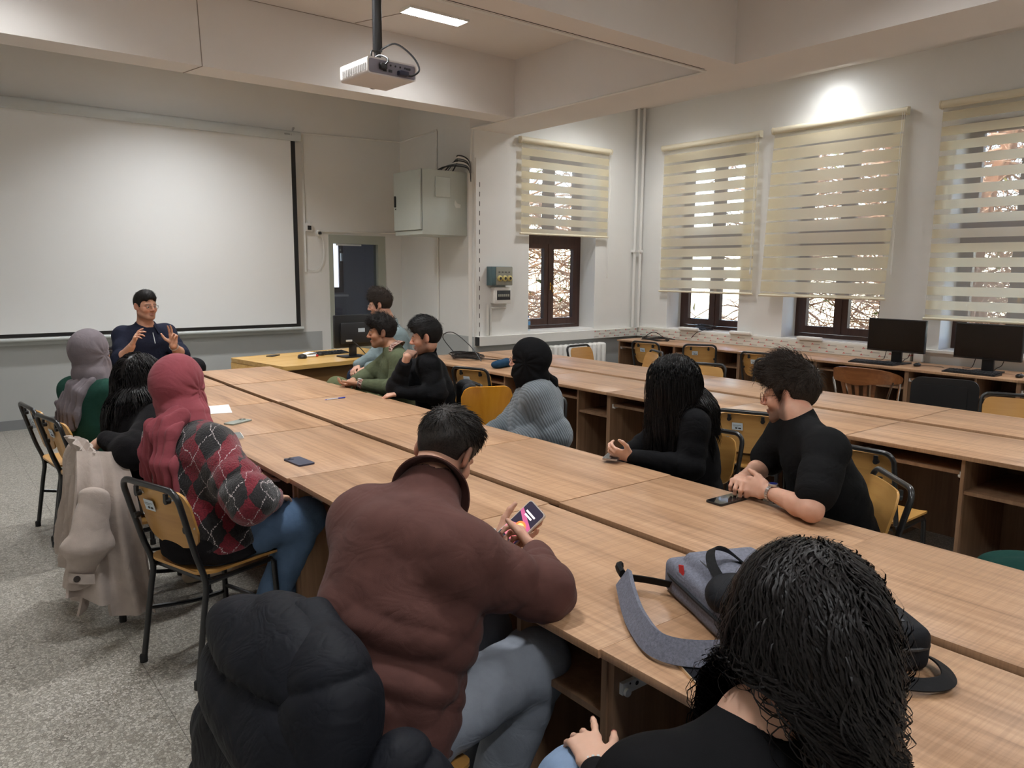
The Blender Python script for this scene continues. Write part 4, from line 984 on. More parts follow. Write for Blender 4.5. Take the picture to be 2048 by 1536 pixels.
def short_hair(root, H, R, sc, col, n, seed, ln=.04, lift=.5, vol=.014, topvol=.03, flow=(0, 1, .2), fringe=0., curl=0., h=.004, zmin=-.055, rough=.6, r0=.0011, side=1., nape=-.07, ear=0., fx=.080, hl=0.):
    T = lambda x, y, z: np.asarray(H)+R@(np.array([x, y, z])*sc)
    s = Sh(); wb = wob(seed, 6, 60, 130); w2 = wob(seed+1, 5, 25, 50)
    s.ell(T(0, -.014, .036), ((.0815+vol*.7*side)*sc, (.098+vol*.8)*sc, (.089+vol)*sc), R)
    s.ell(T(0, .010, .072+topvol*.4), (.070*sc, (.076)*sc, (.045+topvol)*sc), R, k=.03)
    if fringe: s.ell(T(0, .060, .092), (.064*sc, (.030+fringe*.2)*sc, (.022+fringe*.4)*sc), R, k=.03)
    s.ell(T(0, .128, -.02+hl), (fx*sc, .084*sc, .100*sc), R, k=.008, op='s')
    for q in (-1, 1): s.ell(T(q*.066, .080, -.016+hl), (.046*sc, .055*sc, .074*sc), R, k=.008, op='s')
    for q in (-1, 1): (s.ell(T(q*.094, -.008, -.010), (.034*sc, .030*sc, .040*sc), R, k=.008, op='s'), s.ell(T(q*.09, .014, -.032-ear), (.028*sc, .034*sc, .036*sc+ear), R, k=.010, op='s'))
    s.half(T(0, 0, nape), R@np.array([0, -.25, 1]), k=.02)
    V, F = sdf(s, h, lambda P: -.003+.0022*wb(P)+.004*w2(P)*(1+2*curl))
    VN = -vnormals(V, F) if False else vnormals(V, F)
    hc = T(0, -.012, .034); O = V-hc
    if (VN*O).sum() < 0: VN = -VN
    ok = np.nonzero((VN*O).sum(1)/np.linalg.norm(O, axis=1) > .35)[0]; r = np.random.RandomState(seed); idx = ok[r.randint(0, len(ok), n)]
    Ra = np.asarray(R); p = (V[idx]-H)@Ra; nn = VN[idx]@Ra; k = n; m = 6
    fl = np.array(flow, float); crown = np.array([.012, -.07, .10])
    tang = p-crown; tang = tang/np.linalg.norm(tang, axis=1)[:, None]+fl*np.clip((p[:, 2:3]-.03)/.06, 0, 1)+r.normal(size=(k, 3))*.35
    tang = tang-nn*(tang*nn).sum(1)[:, None]; tang /= np.linalg.norm(tang, axis=1)[:, None]+1e-6
    top = np.clip((p[:, 2]-.0)/.09, 0, 1); L = ln*(.3+.8*top)*r.uniform(.55, 1.25, k)
    P = np.zeros((k, m, 3)); P[:, 0] = p-nn*.005; d = nn*(lift*(.35+.65*top)*r.uniform(.4, 1.3, k))[:, None]+tang; d /= np.linalg.norm(d, axis=1)[:, None]; ph = r.uniform(0, 6.28, (k, 1))
    for j in range(1, m):
        cu = curl*np.stack([np.cos(ph[:, 0]+j*1.6), np.sin(ph[:, 0]+j*1.6), np.cos(ph[:, 0]*2+j*1.3)], 1)
        P[:, j] = P[:, j-1]+d*(L/(m-1))[:, None]; d = d+tang*.15-nn*lift*.22+cu; d /= np.linalg.norm(d, axis=1)[:, None]
    org = np.array(root.location); P = (P.reshape(-1, 3)@Ra.T+H-org).reshape(k, m, 3); V = V-org
    rr = np.tile(np.array([1, 1, .95, .8, .55, .12])*r0, (k, 1))
    V2, F2 = tubes(P, rr)
    return link('hair', npmesh('hair', np.concatenate([V, V2]), np.concatenate([F, F2+len(V)]), hair_mat(col, rough)), root)
def long_hair(root, H, R, sc, col, n, seed, steps=22, step=.021, colliders=(), wave=.006, wfreq=.6, part_x=.01, r0=.0013, locks=60, rough=.34, out=.012, front=1.0, vol=.012, length=(.8, 1.1), h=.005, cap=True, clump=.55, grow=0., back=.35, rnd=0., rib=False):
    r = np.random.RandomState(seed); Hh = np.asarray(H); Ra = np.asarray(R)
    p, nn = cranium_pts(n, seed, -.07, .06*front, True); k = len(p); m = steps
    p = p*(1+vol*.7/.09)
    wpos = (p*sc)@Ra.T+Hh; wn = nn@Ra.T
    sidev = np.sign(p[:, 0]-part_x); sidev[sidev == 0] = 1
    lr = r.normal(size=(400, 3))*rnd; up_ = np.clip((p[:, 2]+.03)/.12, .12, 1); d0 = (np.stack([sidev*up_, -back*up_, -1.15+up_], 1)+lr[r.randint(0, 400, k)])@Ra.T; d0 = d0-wn*(d0*wn).sum(1)[:, None]; d0 /= np.linalg.norm(d0, axis=1)[:, None]+1e-6
    lk = r.randint(0, locks, k)
    dirs = r.normal(size=(locks, 3)); dirs /= np.linalg.norm(dirs, axis=1)[:, None]; lk = np.argmax(nn@dirs.T+r.normal(size=(k, locks))*.05, 1)
    ph = r.uniform(0, 6.28, locks)[lk]+r.normal(size=k)*.35; wf = r.uniform(.75, 1.3, locks)[lk]*wfreq
    P = np.zeros((k, m, 3)); P[:, 0] = wpos-wn*.006; d = d0*.6+wn*.5; d /= np.linalg.norm(d, axis=1)[:, None]
    L = r.uniform(*length, k)*r.uniform(.92, 1.06, locks)[lk]; core = P[:, 0].copy(); lift = r.uniform(0, 1, k)
    cols = [(Hh+Ra@(np.array([0, -.012, .034])*sc), None, None)]
    E = np.array([.079, .099, .090])*sc*(1+vol/.09)
    hc = Hh+Ra@(np.array([0, -.012, .034])*sc)
    for j in range(1, m):
        core = core+d*step*L[:, None]
        q = (core-hc)@Ra; e = np.sqrt(((q/E)**2).sum(1)); ins = e < 1.0+lift*.10
        core = np.where(ins[:, None], hc+((q/np.maximum(e, .2)[:, None])*(1.0+lift*.10)[:, None])@Ra.T, core)
        for a, b, rad in colliders:
            a = np.asarray(a, float); b = np.asarray(b, float); ba = b-a; t = np.clip(((core-a)@ba)/(ba@ba+1e-9), 0, 1); c = a+t[:, None]*ba; v = core-c; dist = np.linalg.norm(v, axis=1); R_ = rad+lift*out
            core = np.where((dist < R_)[:, None], c+v/np.maximum(dist, 1e-6)[:, None]*R_[:, None], core)
        d = d*.55+np.array([0, 0, -1.])*.5+(r.normal(size=(k, 3))*.04); d /= np.linalg.norm(d, axis=1)[:, None]
        amp = wave*min(1, j*step/.10)*(1+grow*j/m); o = np.stack([np.cos(ph+wf*j), np.sin(ph+wf*j), .4*np.sin(ph*2+wf*j*.7)], 1)*amp
        P[:, j] = core+o
    if clump:
        for l in range(locks):
            s_ = lk == l
            if s_.sum() < 2: continue
            mean = P[s_].mean(0); f = np.linspace(0, clump, m)[None, :, None]; P[s_] = P[s_]*(1-f)+mean[None]*f
    rr = np.tile(np.concatenate([np.full(m-4, 1.), [.9, .7, .45, .12]])*r0, (k, 1))*r.uniform(.8, 1.3, (k, 1))
    o_ = np.array(root.location); V, F = ribbons(P-o_, rr, ((P.mean((0, 1))+hc)*.5-o_)) if rib else tubes(P-o_, rr)
    if cap:
        s = Sh(); T = lambda x, y, z: Hh+Ra@(np.array([x, y, z])*sc)
        s.ell(hc, E*1.005, Ra); s.ell(T(0, .125, -.035), (.078*sc, .072*sc, .105*sc), Ra, k=.015, op='s'); s.half(T(0, 0, -.075), Ra@np.array([0, -.1, 1]), k=.02)
        V1, F1 = sdf(s, h); V1 = V1-np.array(root.location); V, F = np.concatenate([V1, V]), np.concatenate([F1, F+len(V1)])
    return link('hair', npmesh('hair', V, F, hair_mat(col, rough)), root)
def person(label, J, g=1., fem=False, sc=1., skin=(.50, .29, .20), lip=(.42, .17, .14), brow=(.03, .02, .015), beard=0., bcol=(.03, .022, .018), must=0., scalp=0., h=.006, hr=None,
           top=None, pants=None, shoes=(.02, .02, .02), hands=None, nails=None, legs=True, jaw=1., nose=1., scalpcol=None):
    pel, C, N, H = [np.array(J[k], float) for k in ('pel', 'C', 'N', 'H')]
    root = thing('person', label, 'person', (float(pel[0]), float(pel[1]), 0.))
    sw = J.get('sw', .158 if fem else .178); RC = frame3(J['th']); RP = frame3(J['ph']); R = frame3(*J['hd'])
    upv = unit(C-pel); latC = RC[:, 0]
    shR = C+latC*sw+np.array(J.get('dR', (0, 0, 0))); shL = C-latC*sw+np.array(J.get('dL', (0, 0, 0)))
    l1, l2 = J.get('arm', (.285, .25) if not fem else (.265, .235))
    wr = {'R': np.array(J['wrR'], float), 'L': np.array(J['wrL'], float)}; sh = {'R': shR, 'L': shL}; el = {}
    for q, sg in (('R', 1), ('L', -1)):
        el[q] = np.array(J['el'+q], float) if 'el'+q in J else ik(sh[q], wr[q], l1, l2, latC*sg*.6+np.array([0, 0, -1.])-RC[:, 1]*.3)
    hip = {'R': pel+RP[:, 0]*.085-np.array([0, 0, .03]), 'L': pel-RP[:, 0]*.085-np.array([0, 0, .03])}
    kn, an = {}, {}
    for q, sg in (('R', 1), ('L', -1)):
        a0 = np.array(J['an'+q], float) if 'an'+q in J else hip[q]+RP[:, 1]*.40+RP[:, 0]*sg*.03; 
        if 'an'+q not in J: a0[2] = .075
        an[q] = a0; kn[q] = np.array(J['kn'+q], float) if 'kn'+q in J else ik(hip[q], a0, .43, .42, RP[:, 1]*.6+np.array([0, 0, 1.]))
    # ---- body: one continuous surface
    s = Sh(); head_shape(s, H, R, sc, jaw, nose, fem)
    nk = .052*g if not fem else .045
    s.cap(H+R@(np.array([0, -.022, -.055])*sc), N, nk, nk*1.12, k=.03)
    mid = pel+(C-pel)*.45; ch = pel+(C-pel)*.80
    wx = (.135, .10) if fem else (.145, .105)
    s.ecap(pel, mid, RP[:, 0], (.15*g, .105*g), (wx[0]*g*.9, wx[1]*g*.9), k=.04); s.ecap(mid, ch, latC, (wx[0]*g*.9, wx[1]*g*.9), (.14*g, .10*g), k=.05)
    s.cap(shL, shR, .045*g, k=.04); s.cap(N, shL*.75+shR*.25, .045*g, .04*g, k=.04); s.cap(N, shR*.75+shL*.25, .045*g, .04*g, k=.04)
    ga = g*(.88 if fem else 1.)
    for q in 'RL':
        s.cap(sh[q], el[q], .047*ga, .037*ga, k=.03); fm = el[q]+(wr[q]-el[q])*.3
        s.cap(el[q], fm, .038*ga, .041*ga, k=.03); s.cap(fm, wr[q], .041*ga, .0265*ga, k=.02)
        s.ecap(hip[q], hip[q]+(kn[q]-hip[q])*.6, RP[:, 0], (.07*g, .07*g), (.06*g, .06*g), k=.04)
    tips = {}
    hs = .93 if fem else 1.02
    for q in 'RL':
        hd = dict((hands or {}).get(q, {})); f = hd.pop('f', wr[q]-el[q]); n = hd.pop('n', (0, 0, -1)); tips[q] = hand(s, wr[q]+unit(f)*.01, f, n, q, sc=hs, **hd)
    nl = None
    if nails: nl = [(np.asarray(p)+np.asarray(d)*.002, nails) for q in 'RL' for p, d in tips[q]]
    soft('body', s, h, skin_m, root, tint=face_tint(H, R, sc, skin, lip, brow, beard, bcol, scalp, must, nl), pad=.006)
    if J.get('eyes', True): eyes(root, H, R, sc)
    # ---- top garment
    if top:
        e = top.get('e', .014); hg = top.get('h', h*1.1); am = top.get('fold', .006); sd = top.get('seed', 3); s = Sh(); gx = g*top.get('gx', 1.)
        hb = pel+(C-pel)*top.get('hem', .0)-upv*top.get('drop', .02)
        s.ecap(hb, mid, RP[:, 0], (.165*gx+e, .125*gx+e), (wx[0]*gx*1.05+e*1.2, wx[1]*gx*1.08+e), k=.05)
        s.ecap(mid, ch, latC, (wx[0]*gx*1.05+e*1.2, wx[1]*gx*1.08+e), (.155*gx+e, .112*gx+e), k=.06)
        s.cap(shL, shR, .052*gx+e*.6, k=top.get('ks', .06))
        s.cap(N-upv*.02, shL*.8+shR*.2, .05*g+e*.5, .048*g+e*.5, k=.05); s.cap(N-upv*.02, shR*.8+shL*.2, .05*g+e*.5, .048*g+e*.5, k=.05)
        for q in 'RL':
            cut = top.get('cut'+q, top.get('cut', 1.)); se = top.get('se', e)
            if cut <= 0: # short sleeve
                b = sh[q]+(el[q]-sh[q])*(1+cut); s.cap(sh[q], b, .056*ga+se, .052*ga+se*1.1, k=.04, fold=fold(am*.5, 60, sd))
            else:
                s.cap(sh[q], el[q], .056*ga+se, .047*ga+se, k=top.get('ks', .06), fold=fold(am, 75, sd+1, .95, .55))
                b = el[q]+(wr[q]-el[q])*cut; r1 = .03*ga+se*top.get('cuff', .6)+(1-cut)*.012
                s.cap(el[q], b, .047*ga+se, r1, k=.03, fold=fold(am, 85, sd+2, .1, .55))
                if top.get('rib', True): s.cap(b-unit(wr[q]-el[q])*.035, b, r1+.001, r1-.002, k=.008)
        ndv = unit(H+R@(np.array([0, -.022, -.055])*sc)-N); nz = unit(ndv*.6+upv*.4); q0 = N+nz*top.get('neck', .03)+RC[:, 1]*top.get('nf', .0); nr = nk*1.1+top.get('nr', .004)
        s.cap(q0, q0+nz*.06, nr, nr+.025, k=.008, op='s'); s.half(q0+nz*.045, -nz, k=.012)
        if top.get('flat', True): s.half(hb-upv*.03, upv, k=.015)
        w1 = wob(sd+5, 6, 8, 22); w2 = wrk(sd+6, 3, 40, 85, upv); w3 = wrk(sd+7, 3, 45, 90)
        lowf = top.get('waistfold', .5)
        def post(P, w1=w1, w2=w2, am=am):
            z = (P-A3(pel))@A3(upv); L = float(np.linalg.norm(C-pel))
            wt = np.exp(-((z-L*.18)/(.35*L))**2)
            return -am*.7*w1(P)-am*.7*w3(P)-am*2.2*lowf*wt*w2(P)
        soft(top.get('name', 'sweater'), s, hg, top['mat'], root, post, pad=.02, label=top.get('label'))
        col = top.get('collar')
        if col == 'ring':
            c2 = Sh(); a = N+np.array([0, 0, top.get('neck', .03)-.012]); c2.cap(a-upv*.005, a+upv*.02, nk+.016, nk+.013, k=.01); c2.cap(a+upv*.03, a+upv*.08, nk+.004, k=.004, op='s')
            soft('collar', c2, .004, top.get('cmat', top['mat']), root)
        elif col in ('fold', 'stand'):
            # band standing round the neck, open at the throat, leaf folded over
            nd = unit(H+R@(np.array([0, -.022, -.055])*sc)-N); X = RC[:, 0]-nd*(RC[:, 0]@nd); X /= np.linalg.norm(X); Y = np.cross(nd, X); hh = top.get('ch', .05)
            def band(u, v):
                a = -PI/2+(u-.5)*2*PI*top.get('cop', .86); ca = np.array([math.cos(a), math.sin(a)])
                rad = nk*1.05+.007+(.003*math.sin(3*a)); dn = .0; front = max(0, math.sin(a)); 
                if col == 'stand': hgt = -.02+hh*v*(1-.15*front); rad += .004*v
                else:
                    if v < .4: hgt = -.02+hh*(v/.4); 
                    else: t = (v-.4)/.6; hgt = -.02+hh*(1-t*1.05)-.03*front*t; rad += .006+.034*t+.012*front*t
                p = N+nd*(hgt-.03*front)+(X*ca[0]+Y*ca[1])*rad
                return tuple(p-np.array(root.location))
            part('collar', MB().grid(band, 40, 10, .004), top.get('cmat', top['mat']), root, smooth=70)
    # ---- trousers and shoes
    if pants and legs:
        s = Sh(); e = pants.get('e', .014); sd = pants.get('seed', 11)
        s.ecap(pel+np.array([0, 0, .06]), pel-np.array([0, 0, .02]), RP[:, 0], (.152*g, .115*g), (.168*g, .125*g), k=.05)
        for q in 'RL':
            s.cap(hip[q], kn[q], .088*g+e*.6, .060*g+e, k=.05, fold=fold(.006, 46, sd, .15, .35)); b = an[q]+(kn[q]-an[q])*.06
            s.cap(kn[q], b, .060*g+e, .046*g+e*1.1, k=.04, fold=fold(.006, 70, sd+1, .05, .3))
        w1 = wrk(sd+3, 3, 40, 90); soft('trousers', s, pants.get('h', h*1.2), pants['mat'], root, lambda P: -.007*w1(P), pad=.014, label=pants.get('label'))
        sm = M('shoe_leather', shoes, .5) if not isinstance(shoes, bpy.types.Material) else shoes
        for q in 'RL':
            s = Sh(); d = RP[:, 1]; a = an[q]*np.array([1, 1, 0]); s.ecap(a-d*.05+np.array([0, 0, .045]), a+d*.16+np.array([0, 0, .034]), RP[:, 0], (.038, .042), (.042, .03), k=.02); s.cap(a+np.array([0, 0, .05]), a+np.array([0, 0, .10]), .042, k=.02); s.half(a+np.array([0, 0, .004]), (0, 0, 1))
            soft('shoe', s, .007, sm, root)
    hb_ = dict(root=root, H=H, R=R, sc=sc, N=N, C=C, sh=sh, el=el, wr=wr, pel=pel, RC=RC, RP=RP, upv=upv, tips=tips, kn=kn, g=g)
    return hb_
def hijab(b, col_m, seed, tail=(), h=.006, chest=.0, tilt=0., vol=1.0, label=None):
    H, R, sc, N, RC, upv, root = b['H'], b['R'], b['sc'], b['N'], b['RC'], b['upv'], b['root']
    T = lambda x, y, z: H+R@(np.array([x, y, z])*sc)
    s = Sh(); v = vol
    s.ell(T(0, -.022, .030), (.092*v*sc, .116*v*sc, .108*v*sc), R); s.ell(T(0, -.055, .008), (.082*v*sc, .092*v*sc, .095*v*sc), R, k=.04)
    s.ell(T(0, .012, -.075), (.082*sc, .088*sc, .075*sc), R, k=.05)
    s.ecap(T(0, -.012, -.08), N+upv*.012, R[:, 0], (.080, .080), (.088, .085), k=.05)
    s.ecap(N+upv*.02, N-upv*.025, RC[:, 0], (.092, .088), (.105+chest, .095+chest*.6), k=.03)
    s.ell(T(0, .125, -.022), (.062*sc, .075*sc, .088*sc), R, k=.012, op='s')
    Ra = np.asarray(R, f32); Hf = A3(H); w1 = wob(seed, 5, 10, 26)
    def post(P):
        q = (P-Hf)@Ra; x, y, z = q[:, 0], q[:, 1], q[:, 2]
        a = np.arctan2(z-.02+.35*np.abs(x), y+.01)
        f = .007*np.abs(np.sin(5*a+2.6*w1(P)+9*y))*sstep(.10, .0, z)*sstep(-.09, .02, y+.06)+.006*np.abs(np.sin(q[:, 2]*34+9*y+2.5*w1(P)))*sstep(-.06, -.10, z)
        return -f-.0045*w1(P)
    V, F = sdf(s, h, post, .016)
    if tail:
        t = Sh()
        for pts, w0, w1_, th in tail:
            for i in range(len(pts)-1):
                u0, u1 = i/(len(pts)-1), (i+1)/(len(pts)-1); lat = np.array(tail_lat(pts, i, RC))
                t.ecap(pts[i], pts[i+1], lat, (w0+(w1_-w0)*u0, th), (w0+(w1_-w0)*u1, th), k=.03)
        wt = wob(seed+4, 4, 8, 18); lat = A3(RC[:, 0])
        V2, F2 = sdf(t, h, lambda P: -.006*np.sin((P@lat)*150+4*wt(P))-.004*wt(P), .016); F = np.concatenate([F, F2+len(V)]); V = np.concatenate([V, V2])
    o = link('headscarf', npmesh('headscarf', V-np.array(root.location), F, col_m), root)
    if label: o['label'] = label
    return o
def tail_lat(pts, i, RC):
    d = unit(np.array(pts[i+1])-np.array(pts[i])); l = RC[:, 0]-d*(RC[:, 0]@d); return l/np.linalg.norm(l)
def watch(b, q, strap, face, at=.93):
    root, wr, el = b['root'], b['wr'][q], b['el'][q]; u = unit(wr-el); c = el+(wr-el)*at-np.array(root.location)
    ref = np.array([0, 0, 1.]); x = np.cross(u, ref); x /= np.linalg.norm(x); z = np.cross(x, u); rad = .0315*b['g']
    mb = MB(); n = 22
    for i in range(n):
        a0, a1 = 2*PI*i/n+.03, 2*PI*(i+1)/n-.03
        for w in (-1, 0, 1):
            m = c+u*w*.0055; mb.tube([m+(x*math.cos(a)+z*math.sin(a))*(rad+.001) for a in (a0, a1)], .0028, 5)
    wt = part('watch', mb, strap, root)
    mt = Matrix.Translation(c+z*(rad)) @ Matrix(np.column_stack([x, u, z]).tolist()).to_4x4()
    cs = part('watch_case', MB().lathe([(0, 0), (.0185, 0), (.0195, .004), (.0185, .009), (.016, .0095), (.0, .0095)], 22, mt), strap, wt)
    part('watch_dial', MB().lathe([(0, .0096), (.016, .0096), (.0, .0101)], 22, mt), face, wt, 'watch dial')
jeans_d = cloth('dark_denim', srgb(40, 48, 66), .8, .3, 500); jeans_l = cloth('light_denim', srgb(138, 160, 190), .8, .35, 480, var=.2, vs=9); jeans_m = cloth('blue_denim', srgb(92, 116, 146), .8, .35, 480, var=.22, vs=8)
grey_tr = cloth('grey_trousers', srgb(150, 156, 166), .8, .4, 600); black_tr = cloth('black_trousers', (.012, .012, .014), .8)
SK = srgb(206, 158, 134); SK2 = srgb(200, 150, 124); SKF = srgb(216, 172, 148)
def p1():
    b = person('man in navy half-zip jumper and glasses gesturing before the screen', dict(pel=(1.66, 7.43, .66), C=(1.645, 7.34, 1.065), N=(1.645, 7.31, 1.15), H=(1.648, 7.265, 1.322), th=167, ph=150, hd=(160, 3, 0), sw=.195,
        wrR=(1.455, 6.98, 1.0), elR=(1.40, 7.14, .87), wrL=(1.79, 7.0, .985), elL=(1.90, 7.19, .88), knR=(1.56, 7.09, .66), anR=(1.55, 7.13, .08), knL=(2.02, 7.22, .75), anL=(1.72, 7.12, .74)), g=1.14, skin=SK2, beard=.28, brow=(.02, .014, .012), jaw=1.06,
        hands={'R': dict(f=(.25, -.35, .9), n=(.75, -.35, .1), curls=((15, 20, 10), (35, 25, 15), (50, 30, 20), (55, 30, 20)), thumb=(60, 10), spread=10), 'L': dict(f=(.02, -.2, 1), n=(-.55, -.7, .1), curls=((5, 8, 5), (12, 12, 8), (70, 60, 30), (75, 60, 30)), thumb=(65, 10), spread=8)},
        top=dict(mat=cloth('navy_knit', srgb(34, 37, 52), .85, .3), e=.016, cut=.22, fold=.007, seed=21, collar='fold', ch=.05, cop=.80, neck=.0, nt=-.7, name='sweater'), pants=dict(mat=black_tr), h=.0055)
    short_hair(b['root'], b['H'], b['R'], 1., (.012, .010, .009), 1500, 5, ln=.035, lift=.3, vol=.006, topvol=.014, flow=(.5, .5, .1), fx=.084, hl=.006)
    spectacles(b['root'], b['H'], b['R'], 1., M('gunmetal', (.1, .09, .09), .3, .8)); watch(b, 'L', steel, silver_m)
    o = np.array(b['root'].location); mb = MB(); mb.tube([tuple(b['N']+np.array([.03, -.125-.02*k, -.06-.03*k])-o) for k in range(4)], .003, 6); part('zip', mb, silver_m, b['root'])
p1()
def p2():
    b = person('woman in dark green sweater and grey headscarf, farthest along the left side', dict(pel=(.86, 5.02, .555), C=(.82, 5.04, .92), N=(.825, 5.06, .99), H=(.845, 5.10, 1.155), th=60, ph=74, hd=(50, 2, 0), wrR=(1.06, 5.06, .64), wrL=(1.04, 5.30, .64)), fem=True, skin=SKF, h=.0065,
        top=dict(mat=cloth('green_knit', srgb(34, 68, 58), .9, .4, 300), e=.026, fold=.008, seed=31, drop=.05), pants=dict(mat=jeans_d), )
    N = b['N']; hijab(b, cloth('grey_scarf', srgb(122, 114, 118), .85, .25, 500), 8, tail=[([N+np.array(q) for q in ((-.02, -.06, .02), (-.10, -.06, -.03), (-.15, -.03, -.14), (-.165, -.02, -.26))], .05, .06, .022), ([N+np.array(q) for q in ((-.03, -.08, .0), (-.09, -.10, -.06), (-.13, -.10, -.17), (-.145, -.10, -.25))], .035, .04, .018)])
    spectacles(b['root'], b['H'], b['R'], 1., black_metal)
p2()
def p3():
    col = (.012, .010, .010)
    b = person('woman with long dark hair in black fuzzy top, arm hung over the coat', dict(pel=(.90, 4.05, .555), C=(.88, 4.13, .90), N=(.885, 4.15, .965), H=(.905, 4.20, 1.085), th=70, ph=80, hd=(58, 4, 0), wrR=(.69, 3.94, .845), elR=(.70, 3.90, .92) if False else (.76, 3.80, .80), wrL=(1.12, 4.3, .66), anR=(1.10, 4.06, .075)), fem=True, skin=SKF, h=.0065, shoes=srgb(176, 160, 140),
        hands={'R': dict(f=(-.5, .8, -.2), n=(.4, .1, -.8), curl=(40, 40, 30))},
        top=dict(mat=cloth('black_fuzzy', (.009, .008, .009), .95, .6, 160, sheen=.05), e=.03, fold=.006, seed=41), pants=dict(mat=jeans_l))
    C = b['C']; long_hair(b['root'], b['H'], b['R'], 1., col, 1700, 4, steps=18, step=.022, colliders=((C-b['RC'][:, 0]*.17, C+b['RC'][:, 0]*.17, .10), (C, b['pel'], .17)), wave=.004, r0=.0017, locks=50)
p3()
def argyle():
    m, n, b = nmat('argyle_knit'); tc = coords(n); sp = n.nodes.new('ShaderNodeSeparateXYZ'); n.links.new(tc, sp.inputs[0])
    def mt(op, a, c=None):
        x = n.nodes.new('ShaderNodeMath'); x.operation = op
        for k, q in ((0, a), (1, c)):
            if q is None: continue
            if hasattr(q, 'is_output'): n.links.new(q, x.inputs[k])
            else: x.inputs[k].default_value = q
        return x.outputs[0]
    wz = noise(n, tc, 14, 2); fz = noise(n, tc, 160, 2)
    u = mt('ADD', mt('MULTIPLY', mt('SUBTRACT', mt('MULTIPLY', sp.outputs[0], .8), mt('MULTIPLY', sp.outputs[1], .6)), 7.4), mt('MULTIPLY', mt('SUBTRACT', wz, .5), .5)); v = mt('ADD', mt('DIVIDE', sp.outputs[2], .10), mt('MULTIPLY', mt('SUBTRACT', fz, .5), .10))
    p = mt('ADD', u, mt('MULTIPLY', v, .5)); q = mt('SUBTRACT', u, mt('MULTIPLY', v, .5))
    par = mt('MODULO', mt('ADD', mt('ADD', mt('FLOOR', p), mt('FLOOR', q)), 200.), 2.)
    lp = mt('LESS_THAN', mt('ABSOLUTE', mt('SUBTRACT', mt('FRACT', p), .5)), .017); lq = mt('LESS_THAN', mt('ABSOLUTE', mt('SUBTRACT', mt('FRACT', q), .5)), .017)
    dp = mt('LESS_THAN', mt('FRACT', mt('MULTIPLY', q, 13.)), .62); dq = mt('LESS_THAN', mt('FRACT', mt('MULTIPLY', p, 13.)), .62)
    line = mt('MAXIMUM', mt('MULTIPLY', lp, dp), mt('MULTIPLY', lq, dq))
    c = mixc(n, (.012, .010, .011), srgb(122, 22, 40), par); c = mixc(n, c, ramp(n, fz, [(.3, (.45, .45, .45)), (.7, (1.2, 1.2, 1.2))]), .8, 'MULTIPLY'); c = mixc(n, c, srgb(188, 176, 176), line)
    n.links.new(c, b.inputs['Base Color']); b.inputs['Roughness'].default_value = .95; b.inputs['Sheen Weight'].default_value = .3; bump(n, b, fz, .8, .006); return m
def p4():
    b = person('woman in burgundy headscarf and red-black argyle sweater', dict(pel=(.93, 3.22, .555), C=(.885, 3.30, .92), N=(.885, 3.34, .995), H=(.90, 3.43, 1.15), th=72, ph=74, hd=(52, 5, 0), wrR=(1.14, 3.04, .70), elR=(.985, 2.87, .76), wrL=(1.2, 3.45, .70), knR=(1.30, 3.10, .57), anR=(1.13, 3.22, .075), anL=(1.36, 3.38, .075)), fem=True, g=1.05, skin=SKF, shoes=srgb(112, 30, 36), h=.006,
        top=dict(mat=argyle(), e=.040, se=.036, fold=.012, seed=53, h=.007, drop=.05, cuff=.3, waistfold=.8), pants=dict(mat=jeans_m, e=.018))
    for c in b['root'].children:
        if c.name.startswith('trousers') and False: pass
    s = Sh(); z_ = np.array([0, 0, 1.]); s.ecap(b['pel']-z_*.075, b['pel']-z_*.035, b['RP'][:, 0], (.222, .185), (.226, .188), k=.02); s.half(b['pel']-z_*.085, z_, k=.01)
    soft('hem_band', s, .007, cloth('black_rib', (.010, .009, .010), .95, .6, 300), b['root'], lambda P: -.003*wob(3, 4, 40, 80)(P), label='black ribbed hem')
    N = b['N']; hijab(b, cloth('burgundy_scarf', srgb(146, 74, 82), .8, .3, 600, sheen=.1), 15, h=.005, tail=[([N+np.array(q) for q in ((-.05, -.07, .06), (-.13, -.02, .0), (-.145, .02, -.12), (-.14, .05, -.22))], .04, .055, .02), ([N+np.array(q) for q in ((-.05, -.09, .05), (-.11, -.14, .0), (-.135, -.16, -.12), (-.13, -.165, -.225))], .035, .065, .02), ([N+np.array(q) for q in ((-.05, -.09, .06), (-.10, -.11, .04))], .035, .035, .03)])
p4()
